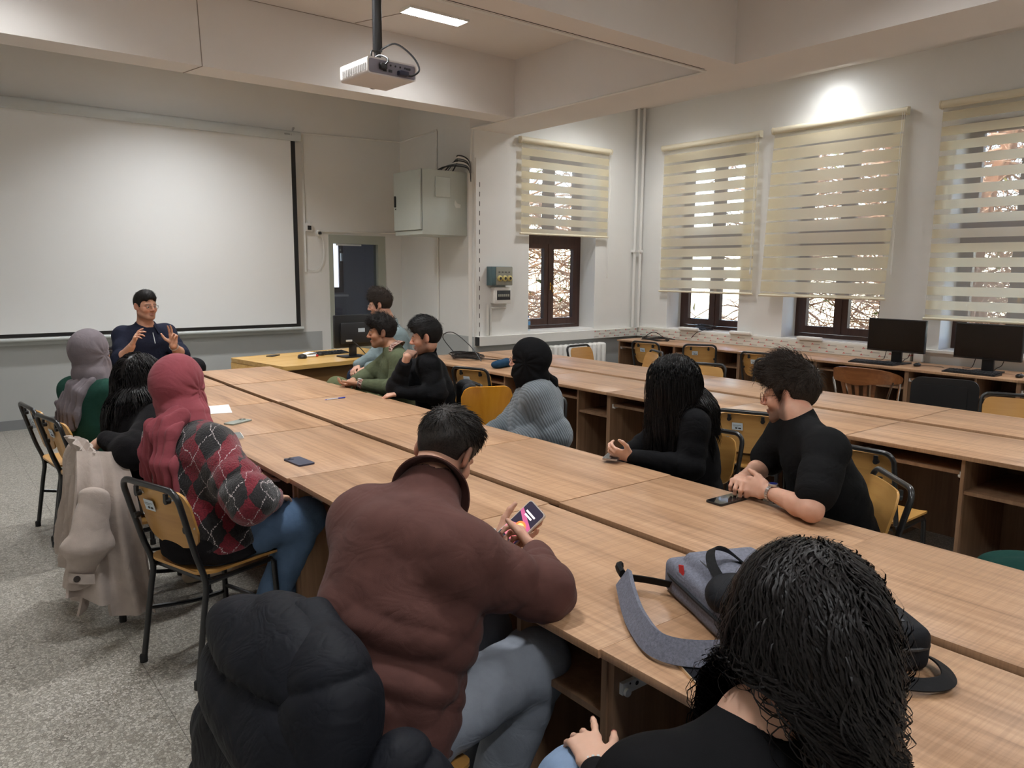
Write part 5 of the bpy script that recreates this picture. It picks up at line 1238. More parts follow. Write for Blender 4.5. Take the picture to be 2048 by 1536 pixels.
def p5():
    b = person('man in brown jacket bent over a phone at the near table', dict(pel=(.84, 1.58, .56), C=(1.015, 1.70, .985), N=(1.105, 1.755, 1.055), H=(1.215, 1.845, 1.115), th=70, ph=82, hd=(66, 38, 4), sw=.185, elR=(1.262, 1.445, .81), dR=(-.045, -.02, -.055), dL=(.0, -.02, -.035), wrR=(1.412, 1.655, .808), elL=(1.26, 1.93, .80), wrL=(1.392, 1.838, .800), knR=(1.30, 1.52, .565), anR=(1.18, 1.60, .075), knL=(1.28, 1.76, .565), anL=(1.22, 1.80, .075)), g=1.08, skin=SK, beard=.92, scalp=.62, bcol=(.025, .018, .016), h=.0042, shoes=(.3, .3, .3),
        hands={'L': dict(f=(.74, -.45, .34), n=(-.55, -.25, .62), curls=((12, 25, 20),)*4, thumb=(50, 25)), 'R': dict(f=(.25, .85, .30), n=(-.80, .25, -.35), curls=((40, 50, 30), (60, 60, 40), (65, 60, 40), (70, 60, 40)), thumb=(35, 25))},
        top=dict(mat=cloth('brown_jacket', srgb(90, 60, 55), .75, .25, 700, sheen=.05), e=.032, se=.018, ks=.08, gx=1.08, nr=.008, fold=.013, seed=63, h=.006, collar='fold', ch=.045, cop=.86, neck=.036, nt=-.3, drop=.04, name='jacket', waistfold=1.1), pants=dict(mat=grey_tr, e=.022))
    short_hair(b['root'], b['H'], b['R'], 1., (.020, .016, .014), 6500, 9, ln=.040, lift=.42, vol=.004, topvol=.014, flow=(.3, .9, .1), h=.0035, nape=-.03, r0=.0011, rough=.5)
    watch(b, 'L', steel, silver_m)
    return b
B5 = p5()
def p6():
    b = person('woman with big dark curly hair in the right foreground', dict(pel=(.87, .58, .555), C=(.925, .60, .90), N=(.97, .61, .96), H=(1.06, .585, 1.08), th=24, ph=22, hd=(36, 22, 0), wrL=(1.0, .975, .665), elL=(.80, .78, .72), wrR=(1.2, .85, .60), knL=(1.02, 1.05, .565), anL=(.98, 1.06, .075), knR=(1.22, .95, .56), anR=(1.22, .98, .075)), fem=True, skin=SKF, h=.0042,
        hands={'L': dict(f=(.35, .75, .15), n=(.1, .1, -1), curls=((8, 8, 6), (35, 30, 20), (40, 35, 20), (45, 35, 20)), thumb=(45, 10), spread=9)}, nails=srgb(140, 20, 40),
        top=dict(mat=cloth('black_jersey', (.008, .008, .009), .85, .2, 500), e=.012, fold=.006, seed=73, h=.005, neck=.032, nr=.008, nf=.0, cuff=.4, cut=.93), pants=dict(mat=jeans_l, e=.024, h=.0055))
    C = b['C']; cl = ((C-b['RC'][:, 0]*.155, C+b['RC'][:, 0]*.155, .075), (C, b['pel'], .15), (b['N'], b['H']-np.array([0, 0, .06]), .072))
    long_hair(b['root'], b['H'], b['R'], 1.05, (.010, .008, .008), 8500, 14, steps=44, step=.0130, colliders=cl, wave=.010, wfreq=.75, r0=.0012, locks=150, out=.034, vol=.022, length=(.8, 1.08), clump=.6, h=.005, grow=1.2, rough=.46, back=.5, rnd=.55, rib=True)
    o_ = np.array(b['root'].location); u = unit(b['wr']['L']-b['el']['L']); c = b['wr']['L']+u*.012-o_; x = np.cross(u, [0, 0, 1.]); x /= np.linalg.norm(x); z = np.cross(x, u); mb = MB()
    for i in range(20):
        a = 2*PI*i/20; m_ = c+(x*math.cos(a)*1.15+z*math.sin(a)*.85)*.029; mb.lathe([(.0005, -.004), (.0035, -.002), (.0035, .002), (.0005, .004)], 6, Matrix.Translation(m_))
    part('bracelet', mb, silver_m, b['root'])
    return b
B6 = p6()
def p7():
    b = person('man in grey jumper and glasses seated at the teacher desk', dict(pel=(3.70, 6.42, .57), C=(3.645, 6.42, 1.03), N=(3.61, 6.42, 1.12), H=(3.505, 6.43, 1.325), th=-72, ph=-75, hd=(-52, 8, 0), sw=.195, wrR=(3.30, 6.50, .76), wrL=(3.33, 6.33, .755), elL=(3.56, 6.17, .80), knL=(3.32, 6.30, .66), knR=(3.30, 6.52, .64)), g=1.2, skin=SK, beard=.25, h=.0065,
        top=dict(mat=cloth('grey_jumper', srgb(124, 138, 140), .9, .3, 350), e=.018, fold=.006, seed=83, collar='ring'), pants=dict(mat=jeans_d), hands={'L': dict(f=(-.8, .3, -.4), n=(.2, .3, -.9), curl=(35, 35, 20)), 'R': dict(f=(-.7, -.4, -.4), n=(.2, -.3, -.9), curl=(35, 35, 20))})
    short_hair(b['root'], b['H'], b['R'], 1.03, (.030, .020, .014), 1800, 25, ln=.05, lift=.7, vol=.016, topvol=.034, flow=(0, .4, .3), curl=.4, h=.005)
    spectacles(b['root'], b['H'], b['R'], 1.03, steel)
p7()
plaid_m = None
def plaid():
    m, n, b = nmat('plaid'); tc = coords(n); w = n.nodes.new('ShaderNodeTexBrick'); w.inputs['Scale'].default_value = 42; w.offset = 0; w.inputs['Color1'].default_value = (*srgb(122, 78, 66), 1); w.inputs['Color2'].default_value = (*srgb(96, 58, 50), 1); w.inputs['Mortar'].default_value = (*srgb(206, 186, 170), 1); w.inputs['Mortar Size'].default_value = .05; w.inputs['Brick Width'].default_value = .7; w.inputs['Row Height'].default_value = .8
    mp = n.nodes.new('ShaderNodeMapping'); mp.inputs['Rotation'].default_value = (1.2, .3, .6); n.links.new(tc, mp.inputs[0]); n.links.new(mp.outputs[0], w.inputs['Vector']); n.links.new(w.outputs[0], b.inputs['Base Color']); b.inputs['Roughness'].default_value = .85; return m
plaid_m = plaid()
def p8():
    b = person('man with curly dark hair in olive sweater over plaid shirt', dict(pel=(3.06, 5.36, .56), C=(3.03, 5.29, .955), N=(3.005, 5.31, 1.035), H=(2.945, 5.375, 1.16), th=-68, ph=-66, hd=(-60, 3, 0), wrL=(2.70, 5.31, .775), elL=(2.90, 5.07, .745), wrR=(2.73, 5.46, .78), elR=(2.87, 5.56, .76), knR=(2.68, 5.66, .70), anR=(2.76, 5.72, .30), knL=(2.68, 5.46, .60), anL=(2.76, 5.5, .075)), skin=srgb(178, 132, 104), beard=.4, must=.9, scalp=.6, brow=(.012, .01, .01), h=.0055,
        hands={'L': dict(f=(-.8, .55, -.1), n=(-.1, .3, .9), curl=(30, 30, 20)), 'R': dict(f=(-.75, -.5, -.1), n=(.0, .2, -.95), curl=(45, 45, 30))},
        top=dict(mat=cloth('olive_sweater', srgb(86, 92, 70), .9, .35, 350), e=.020, fold=.009, seed=93, cut=.80, collar='fold', cmat=plaid_m, ch=.04, cop=.8), pants=dict(mat=cloth('olive_trousers', srgb(96, 100, 72), .85), e=.024))
    o = np.array(b['root'].location)
    for q in 'LR':
        u = unit(b['wr'][q]-b['el'][q]); part('shirt_cuff', MB().tube([tuple(b['wr'][q]-u*.065-o), tuple(b['wr'][q]-u*.005-o)], [.043, .038], 18), plaid_m, b['root'], 'plaid shirt cuff')
    watch(b, 'L', steel, silver_m, .985)
    short_hair(b['root'], b['H'], b['R'], 1., (.014, .011, .010), 2600, 35, ln=.055, lift=.5, vol=.010, topvol=.026, flow=(0, .9, .4), fringe=.03, curl=.8, h=.004, zmin=-.06, nape=-.075, side=.4, ear=.022)
p8()
def p9():
    b = person('man in black fleece resting his chin on his hand', dict(pel=(3.06, 4.72, .56), C=(3.0, 4.80, .97), N=(2.97, 4.77, 1.065), H=(2.925, 4.69, 1.172), th=-62, ph=-66, hd=(-54, 8, 0), wrR=(2.735, 4.635, 1.045), elR=(2.71, 4.74, .815), wrL=(2.69, 4.66, .79), elL=(2.93, 4.56, .775)), skin=SK, beard=.55, brow=(.012, .01, .01), h=.0055,
        hands={'R': dict(f=(.72, .55, .30), n=(.15, .3, -.95), curls=((50, 70, 40),)*4, thumb=(20, 25)), 'L': dict(f=(-.7, .6, -.2), n=(0, .2, -1), curl=(30, 30, 20))},
        top=dict(mat=cloth('black_fleece', (.008, .008, .009), .95, .3, 300, sheen=.03), e=.022, fold=.009, seed=103, collar='stand', ch=.085, cop=.92), pants=dict(mat=jeans_d))
    short_hair(b['root'], b['H'], b['R'], 1., (.010, .009, .009), 2200, 45, ln=.045, lift=.4, vol=.014, topvol=.030, flow=(0, .9, .3), fringe=.03, h=.004)
p9()
def knit_m():
    m = cloth('grey_rib_knit', srgb(124, 132, 138), .95, .5, 220, sheen=.3); n = m.node_tree; b = n.nodes['Principled BSDF']
    w = n.nodes.new('ShaderNodeTexWave'); w.inputs['Scale'].default_value = 26; w.inputs['Distortion'].default_value = 1.2; w.inputs['Detail'].default_value = 1; w.bands_direction = 'X'
    n.links.new(coords(n, (1, .55, .75), (0, .5, .35)), w.inputs['Vector']); bp = n.nodes.new('ShaderNodeBump'); bp.inputs['Strength'].default_value = .6; bp.inputs['Distance'].default_value = .004
    n.links.new(w.outputs['Fac'], bp.inputs['Height']); old = b.inputs['Normal'].links[0].from_node; n.links.new(old.outputs[0], bp.inputs['Normal']); n.links.new(bp.outputs[0], b.inputs['Normal'])
    src = b.inputs['Base Color'].links[0].from_socket; n.links.new(mixc(n, src, ramp(n, w.outputs['Fac'], [(.0, (.55, .55, .55)), (.5, (1, 1, 1))]), .8, 'MULTIPLY'), b.inputs['Base Color']); return m
def p10():
    b = person('woman in black headscarf and grey ribbed sweater', dict(pel=(3.04, 3.60, .555), C=(3.04, 3.56, .90), N=(3.0, 3.56, .975), H=(2.95, 3.56, 1.115), th=-48, ph=-58, hd=(-34, 3, 0), wrL=(2.76, 3.55, .64), elL=(2.99, 3.33, .68), wrR=(2.76, 3.75, .64)), fem=True, g=1.05, skin=SKF, h=.0055,
        top=dict(mat=knit_m(), e=.045, se=.042, fold=.010, seed=113, cuff=.3, neck=.02), pants=dict(mat=jeans_l))
    N = b['N']; hijab(b, cloth('black_scarf', (.007, .007, .008), .8, .25, 500), 25, tail=[([N+np.array(q) for q in ((.05, -.04, .06), (.12, -.05, .0), (.155, -.06, -.10))], .035, .02, .014)])
    spectacles(b['root'], b['H'], b['R'], 1., M('rose_gold', srgb(190, 140, 120), .25, 1), True)
p10()
def p11():
    b = person('woman with very long straight black hair in black top', dict(pel=(3.07, 2.37, .555), C=(3.03, 2.40, .925), N=(3.0, 2.405, .985), H=(2.945, 2.425, 1.105), th=-52, ph=-60, hd=(-22, 12, 0), wrL=(2.66, 2.41, .775), elL=(2.87, 2.24, .73), wrR=(2.70, 2.60, .70)), fem=True, skin=SKF, h=.005,
        hands={'L': dict(f=(-.7, .55, .15), n=(.2, .6, .4), curls=((45, 45, 30),)*4, thumb=(60, 0))},
        top=dict(mat=cloth('black_top', (.007, .007, .008), .85, .2, 500), e=.016, fold=.007, seed=123), pants=dict(mat=jeans_m, e=.02))
    C = b['C']; RC = b['RC']; cl = ((C-RC[:, 0]*.155, C+RC[:, 0]*.155, .082), (C, b['pel'], .165), (b['sh']['L'], b['el']['L'], .07))
    long_hair(b['root'], b['H'], b['R'], 1.02, (.009, .008, .008), 3000, 24, steps=24, step=.0215, colliders=cl, wave=.004, wfreq=.5, r0=.0013, locks=60, vol=.014, clump=.45, grow=1.5, rough=.28, front=1.15, length=(.75, 1.1))
    spectacles(b['root'], b['H'], b['R'], 1., brass_m); return b
B11 = p11()
def p12():
    b = person('man in black T-shirt and blue-dial watch leaning on the table', dict(pel=(2.97, 1.52, .56), C=(2.815, 1.62, .985), N=(2.84, 1.685, 1.075), H=(2.885, 1.755, 1.145), th=-55, ph=-58, hd=(-17, 9, 0), elL=(2.505, 1.405, .80), wrL=(2.588, 1.63, .80), wrR=(2.665, 1.80, .81), elR=(2.90, 1.87, .80), sw=.178), skin=SK, beard=.75, brow=(.02, .014, .012), h=.0042,
        hands={'L': dict(f=(-.05, .97, .05), n=(.75, .1, -.3), curls=((55, 60, 40),)*4, thumb=(30, 15)), 'R': dict(f=(-.75, -.35, .05), n=(-.2, .0, -.95), curls=((50, 60, 40),)*4, thumb=(30, 15))},
        top=dict(mat=cloth('black_tee', (.0075, .0075, .008), .85, .25, 600), e=.016, se=.020, cut=-.28, fold=.008, seed=133, h=.0055, neck=.030, nr=.002, nt=-.15, name='t_shirt'), pants=dict(mat=black_tr))
    short_hair(b['root'], b['H'], b['R'], 1.03, (.028, .019, .014), 5200, 55, ln=.065, lift=.26, vol=.018, topvol=.036, flow=(0, .6, .3), fringe=.05, curl=.3, h=.004, r0=.0009, nape=-.08)
    spectacles(b['root'], b['H'], b['R'], 1.03, M('bronze', srgb(120, 84, 66), .3, 1), True)
    watch(b, 'L', steel, M('blue_dial', (.01, .015, .10), .2)); return b
B12 = p12()
# ================================================================== garments on chairs
puf_m = cloth('puffer_nylon', (.010, .011, .015), .6, .12, 220, wr=.25, ws=9); coat_m = cloth('beige_wool', srgb(186, 172, 162), .95, .5, 380, sheen=.2); leather_m = cloth('dark_jacket', (.022, .023, .025), .5, .2, 160)
def quilt(pl, per, amp, c, ax, slant=0.):
    ax = A3(ax); c = A3(c)
    return lambda P, s, t: -amp*np.sqrt(np.abs(np.sin(((P-c)@ax+slant*(P[:, 1]-c[1]))*PI/per))+1e-4)
t = thing('puffer_jacket', 'black quilted puffer jacket hung over the chair of the brown-jacket man', 'jacket', (.55, 1.5, 0))
s = Sh(); q1 = quilt(0, .15, .026, (.5, 1.5, .06), (0, .10, 1), .0)
s.ecap((0.545, 1.49, .80), (0.465, 1.53, .14), (0, 1, 0), (.25, .075), (.31, .085), k=.03, fold=q1)
s.ecap((0.585, 1.46, .85), (0.525, 1.49, .72), (0, 1, 0), (.16, .07), (.25, .08), k=.04, fold=q1)
w_ = wrk(7, 3, 18, 40); s_post = lambda P: -.010*w_(P)-.004*wob(9, 4, 20, 40)(P)
soft('back_panel', s, .0065, puf_m, t, s_post, pad=.04)
s = Sh(); s.ecap((0.585, 1.30, .83), (0.505, 1.16, .24), (.3, 1, 0), (.10, .07), (.17, .08), k=.03, fold=quilt(0, .17, .026, (.5, 1.3, .1), (0, .45, .9)))
s.ecap((0.605, 1.50, .865), (0.565, 1.30, .80), (0, 1, 0), (.10, .06), (.12, .07), k=.05)
soft('front_panel', s, .0065, puf_m, t, s_post, pad=.04)
s = Sh(); s.cap((0.655, 1.14, .70), (0.735, 1.05, .46), .07, .085, k=.03, fold=quilt(0, .12, .020, (.66, 1.2, .7), (.3, -.4, -.85))); s.cap((0.735, 1.05, .46), (0.855, 1.12, .27), .085, .07, k=.05, fold=quilt(0, .12, .020, (.7, 1.1, .5), (.3, .2, -.9)))
soft('sleeve', s, .0065, puf_m, t, s_post, pad=.04)
t = thing('wool_coat', 'beige wool coat draped over a chair back on the left', 'coat', (.56, 3.95, 0))
def coat_sheet(y0, y1, y0b, y1b, x0, xb, z0, hem, ph, amp=.026, nf=3.2):
    def f(u, v):
        y = (y0+(y1-y0)*u)*(1-v)+(y0b+(y1b-y0b)*u)*v; zb = hem(u); z = z0+.018*math.sin(u*PI)-(z0-zb)*v+.018*math.sin(u*PI)*0
        a = amp*min(1, v*1.6+.12); k = 2*PI*nf*u+ph+1.3*math.sin(3*v+ph)+.8*math.sin(5*u)
        x = x0+(xb-x0)*v-.04*math.sin(min(1, v*6)*PI/2)+a*(abs(math.sin(k*.5))*2-1)+.008*math.sin(9*v+4*u)
        return (x-.56, y-3.95, z)
    return f
part('coat_back', MB().grid(coat_sheet(3.78, 4.21, 3.74, 4.32, .60, .54, .83, lambda u: .10+.12*u, .4, .026, 4.2), 70, 30, .012), coat_m, t, smooth=70)
def coat_side(u, v):
    x = (.535+.20*u)*(1-v)+(.43+.37*u)*v; zb = .13-.10*u+.02*math.sin(9*u) if u > .45 else .20-.16*u
    z = .835-.03*u-.03*math.cos(u*PI)*0-(.80-zb)*v; k = 2*PI*2.6*u+1.4*math.sin(2.6*v+1)+.6
    return (x-.56, 3.80-.10*math.sin(min(1, v*3)*PI/2)+.034*(abs(math.sin(k*.5))*2-1)*min(1, .15+1.3*v)-.03*v-3.95, z)
part('coat_front', MB().grid(coat_side, 70, 34, .012), coat_m, t, smooth=70)
part('coat_lining', MB().grid(lambda u, v: (.60+.10*v-.56-.05*(1-v)+.01*math.sin(u*17), 3.80+.36*u-3.95, .842-.30*v+.018*math.sin(u*PI)), 24, 10, .010), coat_m, t, smooth=70)
wl = wob(15, 4, 5, 12); s = Sh(); s.ecap((.575, 3.68, .66), (.53, 3.63, .45), (1, .2, .1), (.065, .035), (.085, .045), k=.03); s.ecap((.53, 3.63, .45), (.485, 3.66, .28), (1, .2, .1), (.08, .04), (.052, .026), k=.05)
soft('sleeve', s, .006, coat_m, t, lambda P: -.012*wrk(17, 3, 30, 70)(P), pad=.03)
st = part('cuff_strap', MB().grid(lambda u, v: (-.115+.10*u, -.335-.012*math.sin(u*PI), .33-.03*u+.045*(v-.5)), 8, 2, .006), coat_m, t)
part('button', MB().lathe([(0, 0), (.014, 0), (.014, .004), (.011, .005), (0, .004)], 16, Matrix.Translation((-.085, -.345, .322)) @ Matrix.Rotation(PI/2, 4, 'X')), M('horn_button', (.03, .02, .018), .3), st, 'dark button')
t = thing('dark_jacket', 'dark grey jacket hung on the chair of the black-fleece man', 'jacket', (3.15, 4.6, 0))
s = Sh(); s.ecap((3.20, 4.58, .80), (3.22, 4.55, .38), (.26, .96, 0), (.17, .05), (.19, .06), k=.03); s.cap((3.12, 4.42, .80), (3.16, 4.36, .42), .055, .06, k=.03)
soft('jacket_body', s, .007, leather_m, t, lambda P: -.014*wrk(19, 3, 20, 45)(P), pad=.03)
t = thing('green_jacket', 'dark green fleece jacket lying on a chair seat at the right edge', 'jacket', (3.25, .9, 0))
s = Sh(); s.ell((3.24, .84, .53), (.20, .26, .07), k=.03); s.ell((3.34, .76, .57), (.16, .16, .06), k=.05)
soft('jacket_body', s, .008, cloth('green_fleece', srgb(24, 58, 52), .95, .4, 300), t, lambda P: -.025*wrk(23, 3, 16, 40)(P), pad=.04)
chair(3.34, .74, -90, 'school chair holding the green fleece at the right edge', G2)
# ================================================================== things on the near table
def phone(label, x, y, z, rz, w_, l, body, up, tilt=None, bump=None, th=.008):
    t = thing('smartphone', label, 'phone', (x, y, z), rz)
    if tilt is not None: t.rotation_euler = tilt
    part('case', MB().prism(rrect(-w_/2, w_/2, -l/2, l/2, .010), 0, th, 'xy'), body, t, smooth=40)
    if up is not None: part('screen', MB().prism(rrect(-w_/2+.003, w_/2-.003, -l/2+.003, l/2-.003, .008), th, th+.0006, 'xy'), up, t, smooth=0)
    if bump is not None:
        b = part('camera_bump', MB().prism(rrect(bump-.017, bump+.017, l/2-.042, l/2-.007, .008), th, th+.002, 'xy'), body, t, smooth=0)
        for k in (-1, 1): part('lens', MB().lathe([(0, 0), (.0065, 0), (.0065, .0015), (0, .0015)], 12, Matrix.Translation((bump+k*.007, l/2-.0245+k*.008, th+.002))), screen_blk, b)
    return t
glass_scr = M('phone_glass', (.008, .008, .009), .04)
phone('dark blue phone lying face down with camera bump, alone on the near table edge', 1.388, 3.358, .75, math.radians(4), .082, .162, M('navy_case', srgb(62, 64, 82), .5), None, bump=-.02)
phone('grey-green phone lying beyond the white phone', 1.478, 4.466, .75, math.radians(-62), .076, .16, M('sage_glass', srgb(140, 146, 136), .2), None, bump=-.018)
phone('white-framed phone screen up beside the argyle sweater', 1.335, 4.09, .75, math.radians(-12), .074, .155, M('pearl', srgb(216, 210, 204), .3), M('grey_screen', srgb(110, 116, 114), .1))
phone('black phone screen up in front of the T-shirt man hands', 2.497, 1.763, .75, math.radians(-92), .078, .166, black_pl, glass_scr)
phone('gold-edged phone with black screen at the table edge under the curls', 1.335, .975, .75, math.radians(-24), .078, .16, M('gold_edge', srgb(222, 196, 160), .25, .6), glass_scr)
t = thing('paper_sheet', 'white sheet of paper on the table beyond the burgundy headscarf', 'paper', (1.49, 4.97, .7503), math.radians(-14))
part('sheet', MB().grid(lambda u, v: (-.105+.21*u, -.148+.297*v, .0012+.003*(u**2)*v), 6, 8, .0006), M('paper', srgb(238, 238, 236), .7), t)
part('printed_lines', MB().box(-.08, .06, .05, .052, .005, .0053).box(-.08, .04, .03, .032, .0047, .005).box(-.08, .07, .01, .012, .0047, .005), M('faint_print', srgb(180, 184, 190), .8), t, smooth=0)
t = thing('ballpoint_pen', 'blue-capped clear ballpoint pen on the right half of the table', 'pen', (2.305, 4.893, .7545), math.radians(4))
part('barrel', MB().tube([(-.07, 0, 0), (.045, 0, 0)], .004, 8), M('clear_plastic', srgb(200, 206, 222), .2), t); part('cap', MB().tube([(.02, 0, 0), (.075, 0, 0)], .0048, 8), M('blue_plastic', srgb(40, 60, 170), .3), t); part('tip', MB().tube([(-.085, 0, 0), (-.07, 0, 0)], [.001, .0035], 8), M('blue_tip', srgb(40, 60, 170), .3), t)
# phone held by the man in the brown jacket: lit screen
ax = unit(np.array([.60, -.30, .62])); nn_ = np.array([-.62, -.30, .55]); nn_ = unit(nn_-ax*(nn_@ax)); xx = np.cross(ax, nn_)
mt_ = Matrix(np.stack([xx, ax, nn_], 1).tolist())
t = phone('lit phone in a clear case held by the man in brown jacket', 1.455, 1.783, .855, 0, .078, .164, M('clear_case', srgb(214, 206, 196), .25), M_emit('lit_screen', srgb(34, 28, 44), .9), tilt=mt_.to_euler(), th=.010)
def scr(nm, poly, col, z, st=.9): return part(nm, MB().prism(poly, .0106, .0106+z, 'xy'), M_emit('screen_'+nm, col, st), t, smooth=0)
scr('pink_shape', [(-.036, -.05), (.03, -.05), (.03, -.02), (-.01, .0), (-.036, -.012)], srgb(226, 120, 136), .0003); scr('pink_band', [(-.036, .034), (.036, -.002), (.036, .018), (-.036, .048)], srgb(170, 80, 120), .0002)
scr('orange_fruit', arc(.006, -.002, .020, 0, 2*PI, 24)[:-1], srgb(240, 120, 60), .0005); scr('fruit_core', arc(.006, -.002, .013, 0, 2*PI, 20)[:-1], srgb(250, 190, 120), .0007)
scr('grey_bar', [(-.036, -.078), (.036, -.078), (.036, -.056), (-.036, -.056)], srgb(54, 60, 58), .0003)
for k, w2 in ((0, .042), (1, .032)): scr('text_line', [(-w2/2, .046-.011*k), (w2/2, .046-.011*k), (w2/2, .052-.011*k), (-w2/2, .052-.011*k)], srgb(236, 226, 226), .0006)
phone('black phone held below the table edge by the long-haired woman', 2.615, 2.50, .765, math.radians(-60), .075, .155, M('phone_chrome', (.4, .4, .42), .2, .8), glass_scr)
# ------------------------------------------------------------------ backpack
grey_bag = cloth('heather_grey_canvas', srgb(116, 118, 130), .9, .5, 520, var=.28, vs=160); blk_bag = cloth('black_polyester', (.016, .017, .020), .6, .2, 300); strap_m = cloth('black_webbing', (.012, .012, .013), .6, .4, 600)
o0 = np.array([1.62, 1.08, .75])
t = thing('backpack', 'heather-grey backpack with red tab lying on the near table', 'backpack', tuple(o0))
Rb = frame3(25)
def BT(x, y, z): return np.array([1.60, .965, .75])+Rb@np.array([x, y, z])
def BL(*q): return tuple(BT(*q)-o0)
s = Sh(); s.box(BT(0, .17, .05), (.135, .20, .05), Rb, .022, k=.02); s.box(BT(.012, .15, .085), (.110, .175, .042), Rb, .02, k=.02)
soft('main_body', s, .006, grey_bag, t, lambda P: -.006*wrk(31, 3, 14, 30)(P), pad=.03)
part('zip', MB().tube(spline([BL(-.138, -.02, .056), BL(-.139, .2, .058), BL(-.120, .362, .058), BL(0, .374, .058), BL(.12, .36, .058)], 6), .005, 6), blk_bag, t)
part('top_seam', MB().tube(spline([BL(-.085, .0, .126), BL(-.088, .18, .128), BL(-.078, .30, .122)], 6), .0022, 5), dark_pl, t)
def flat_strap(P, w_, th, tilt=0):
    mb = MB(); up = Vector((0, 0, 1)); V = []; F = []
    for i, p in enumerate(P):
        d = (P[min(i+1, len(P)-1)]-P[max(i-1, 0)]).normalized(); sd = d.cross(up); sd = sd.normalized() if sd.length > .05 else Vector((1, 0, 0)); n = sd.cross(d); a_ = math.radians(tilt); sd, n = sd*math.cos(a_)+n*math.sin(a_), n*math.cos(a_)-sd*math.sin(a_)
        for a, b in ((-1, -1), (1, -1), (1, 1), (-1, 1)): V.append(p+sd*a*w_/2+n*b*th/2)
    for i in range(len(P)-1):
        for k in range(4): F.append((i*4+k, i*4+(k+1) % 4, (i+1)*4+(k+1) % 4, (i+1)*4+k))
    F += [(3, 2, 1, 0), tuple(len(V)-4+k for k in range(4))]; return mb.add(V, F)
def strap(nm, pts, w_, th, m, tilt=0, root=None, org=None):
    P = spline([tuple(np.array(p)-(o0 if org is None else org)) for p in pts], 8); part(nm, flat_strap(P, w_, th, tilt), m, root or t)
strap('shoulder_strap', [(1.56, .93, .79), (1.45, .955, .785), (1.35, 1.02, .783), (1.315, 1.10, .783), (1.365, 1.205, .783), (1.435, 1.30, .785), (1.53, 1.41, .79)], .060, .014, grey_bag, 58)
strap('strap_webbing', [(1.535, 1.415, .79), (1.575, 1.38, .785), (1.60, 1.33, .785), (1.62, 1.28, .785)], .028, .003, strap_m, 60)
part('strap_tip', MB().tube(spline([tuple(np.array(p)-o0) for p in ((1.53, 1.415, .80), (1.55, 1.45, .805), (1.57, 1.46, .80))], 4), .014, 8, flat=(1, .7)), strap_m, t)
strap('handle', [(1.56, 1.10, .872), (1.585, 1.155, .90), (1.64, 1.195, .915), (1.685, 1.18, .905), (1.70, 1.12, .872)], .026, .004, strap_m, 35)
rt_ = part('red_tab', MB().box(-.012, .012, -.002, .002, -.014, .014), M('red_tab', srgb(200, 40, 40), .7), t, 'small red fabric tab', smooth=0); rt_.location = BL(-.131, .26, .098); rt_.rotation_euler = (0, .3, PI/2-math.radians(25))
o1 = np.array([1.79, .93, .75]); t = thing('laptop_bag', 'black padded bag with white-lettered patch, half hidden by the curls', 'bag', tuple(o1))
Rk = frame3(38)
def BK(x, y, z): return o1+Rk@np.array([x, y, z])
s = Sh(); s.box(BK(0, 0, .05), (.135, .225, .05), Rk, .025, k=.02); s.ell(BK(-.02, .03, .085), (.10, .15, .04), Rk, k=.05); s.ell((1.56, 1.06, .85), (.07, .08, .05), Rk, k=.04)
soft('body', s, .006, blk_bag, t, lambda P: -.010*wrk(33, 3, 14, 40)(P), pad=.03)
part('zip', MB().tube(spline([tuple(BK(.136, .2, .06)-o1), tuple(BK(.138, -.1, .06)-o1), tuple(BK(.12, -.222, .06)-o1), tuple(BK(-.05, -.228, .06)-o1)], 6), .0045, 6), dark_pl, t)
strap('shoulder_strap', [(1.74, .76, .775), (1.79, .71, .772), (1.775, .655, .77), (1.72, .62, .77), (1.66, .64, .77), (1.60, .70, .775)], .034, .004, strap_m, 25, t, o1)
lb = part('brand_patch', MB().box(-.034, .034, -.011, .011, 0, .003), M('patch', (.03, .032, .04), .6), t, 'black woven label with white lettering', smooth=0)
lb.location = tuple(np.array([1.722, .755, .858])-o1); lb.rotation_euler = (math.radians(10), math.radians(6), math.radians(-20))
text('lettering', 'logitech', .0165, M('white_print', (.8, .8, .8), .6), lb, (0, 0, .0032), (0, 0, 0), .0002)
# ================================================================== computers along the window
def monitor(label, y, heading=-90, x=7.83):
    t = thing('monitor', label, 'monitor', (x, y, .75), -math.radians(heading), 'monitors on the window desks')
    part('screen', MB().box(-.285, .285, -.012, .03, .118, .448, .004), black_pl, t); part('display', MB().box(-.277, .277, .0302, .031, .136, .44), screen_blk, t, smooth=0)
    part('stand', MB().box(-.05, .05, -.045, -.012, .01, .26, .004), black_pl, t); part('base', MB().box(-.12, .12, -.11, .09, 0, .012, .004), black_pl, t)
    part('cable', MB().tube(spline([(-.14, -.02, .15), (-.11, -.04, .07), (-.06, -.08, .04), (-.03, -.1, .01)], 5), .0035, 6), black_pl, t); part('cable', MB().tube(spline([(.1, -.02, .16), (.13, -.05, .06), (.17, -.09, .015), (.25, -.12, .006)], 5), .0035, 6), black_pl, t); return t
monitor('left of two black monitors on the window desk', 3.60); monitor('right of two black monitors, at the right edge of the picture', 2.76)
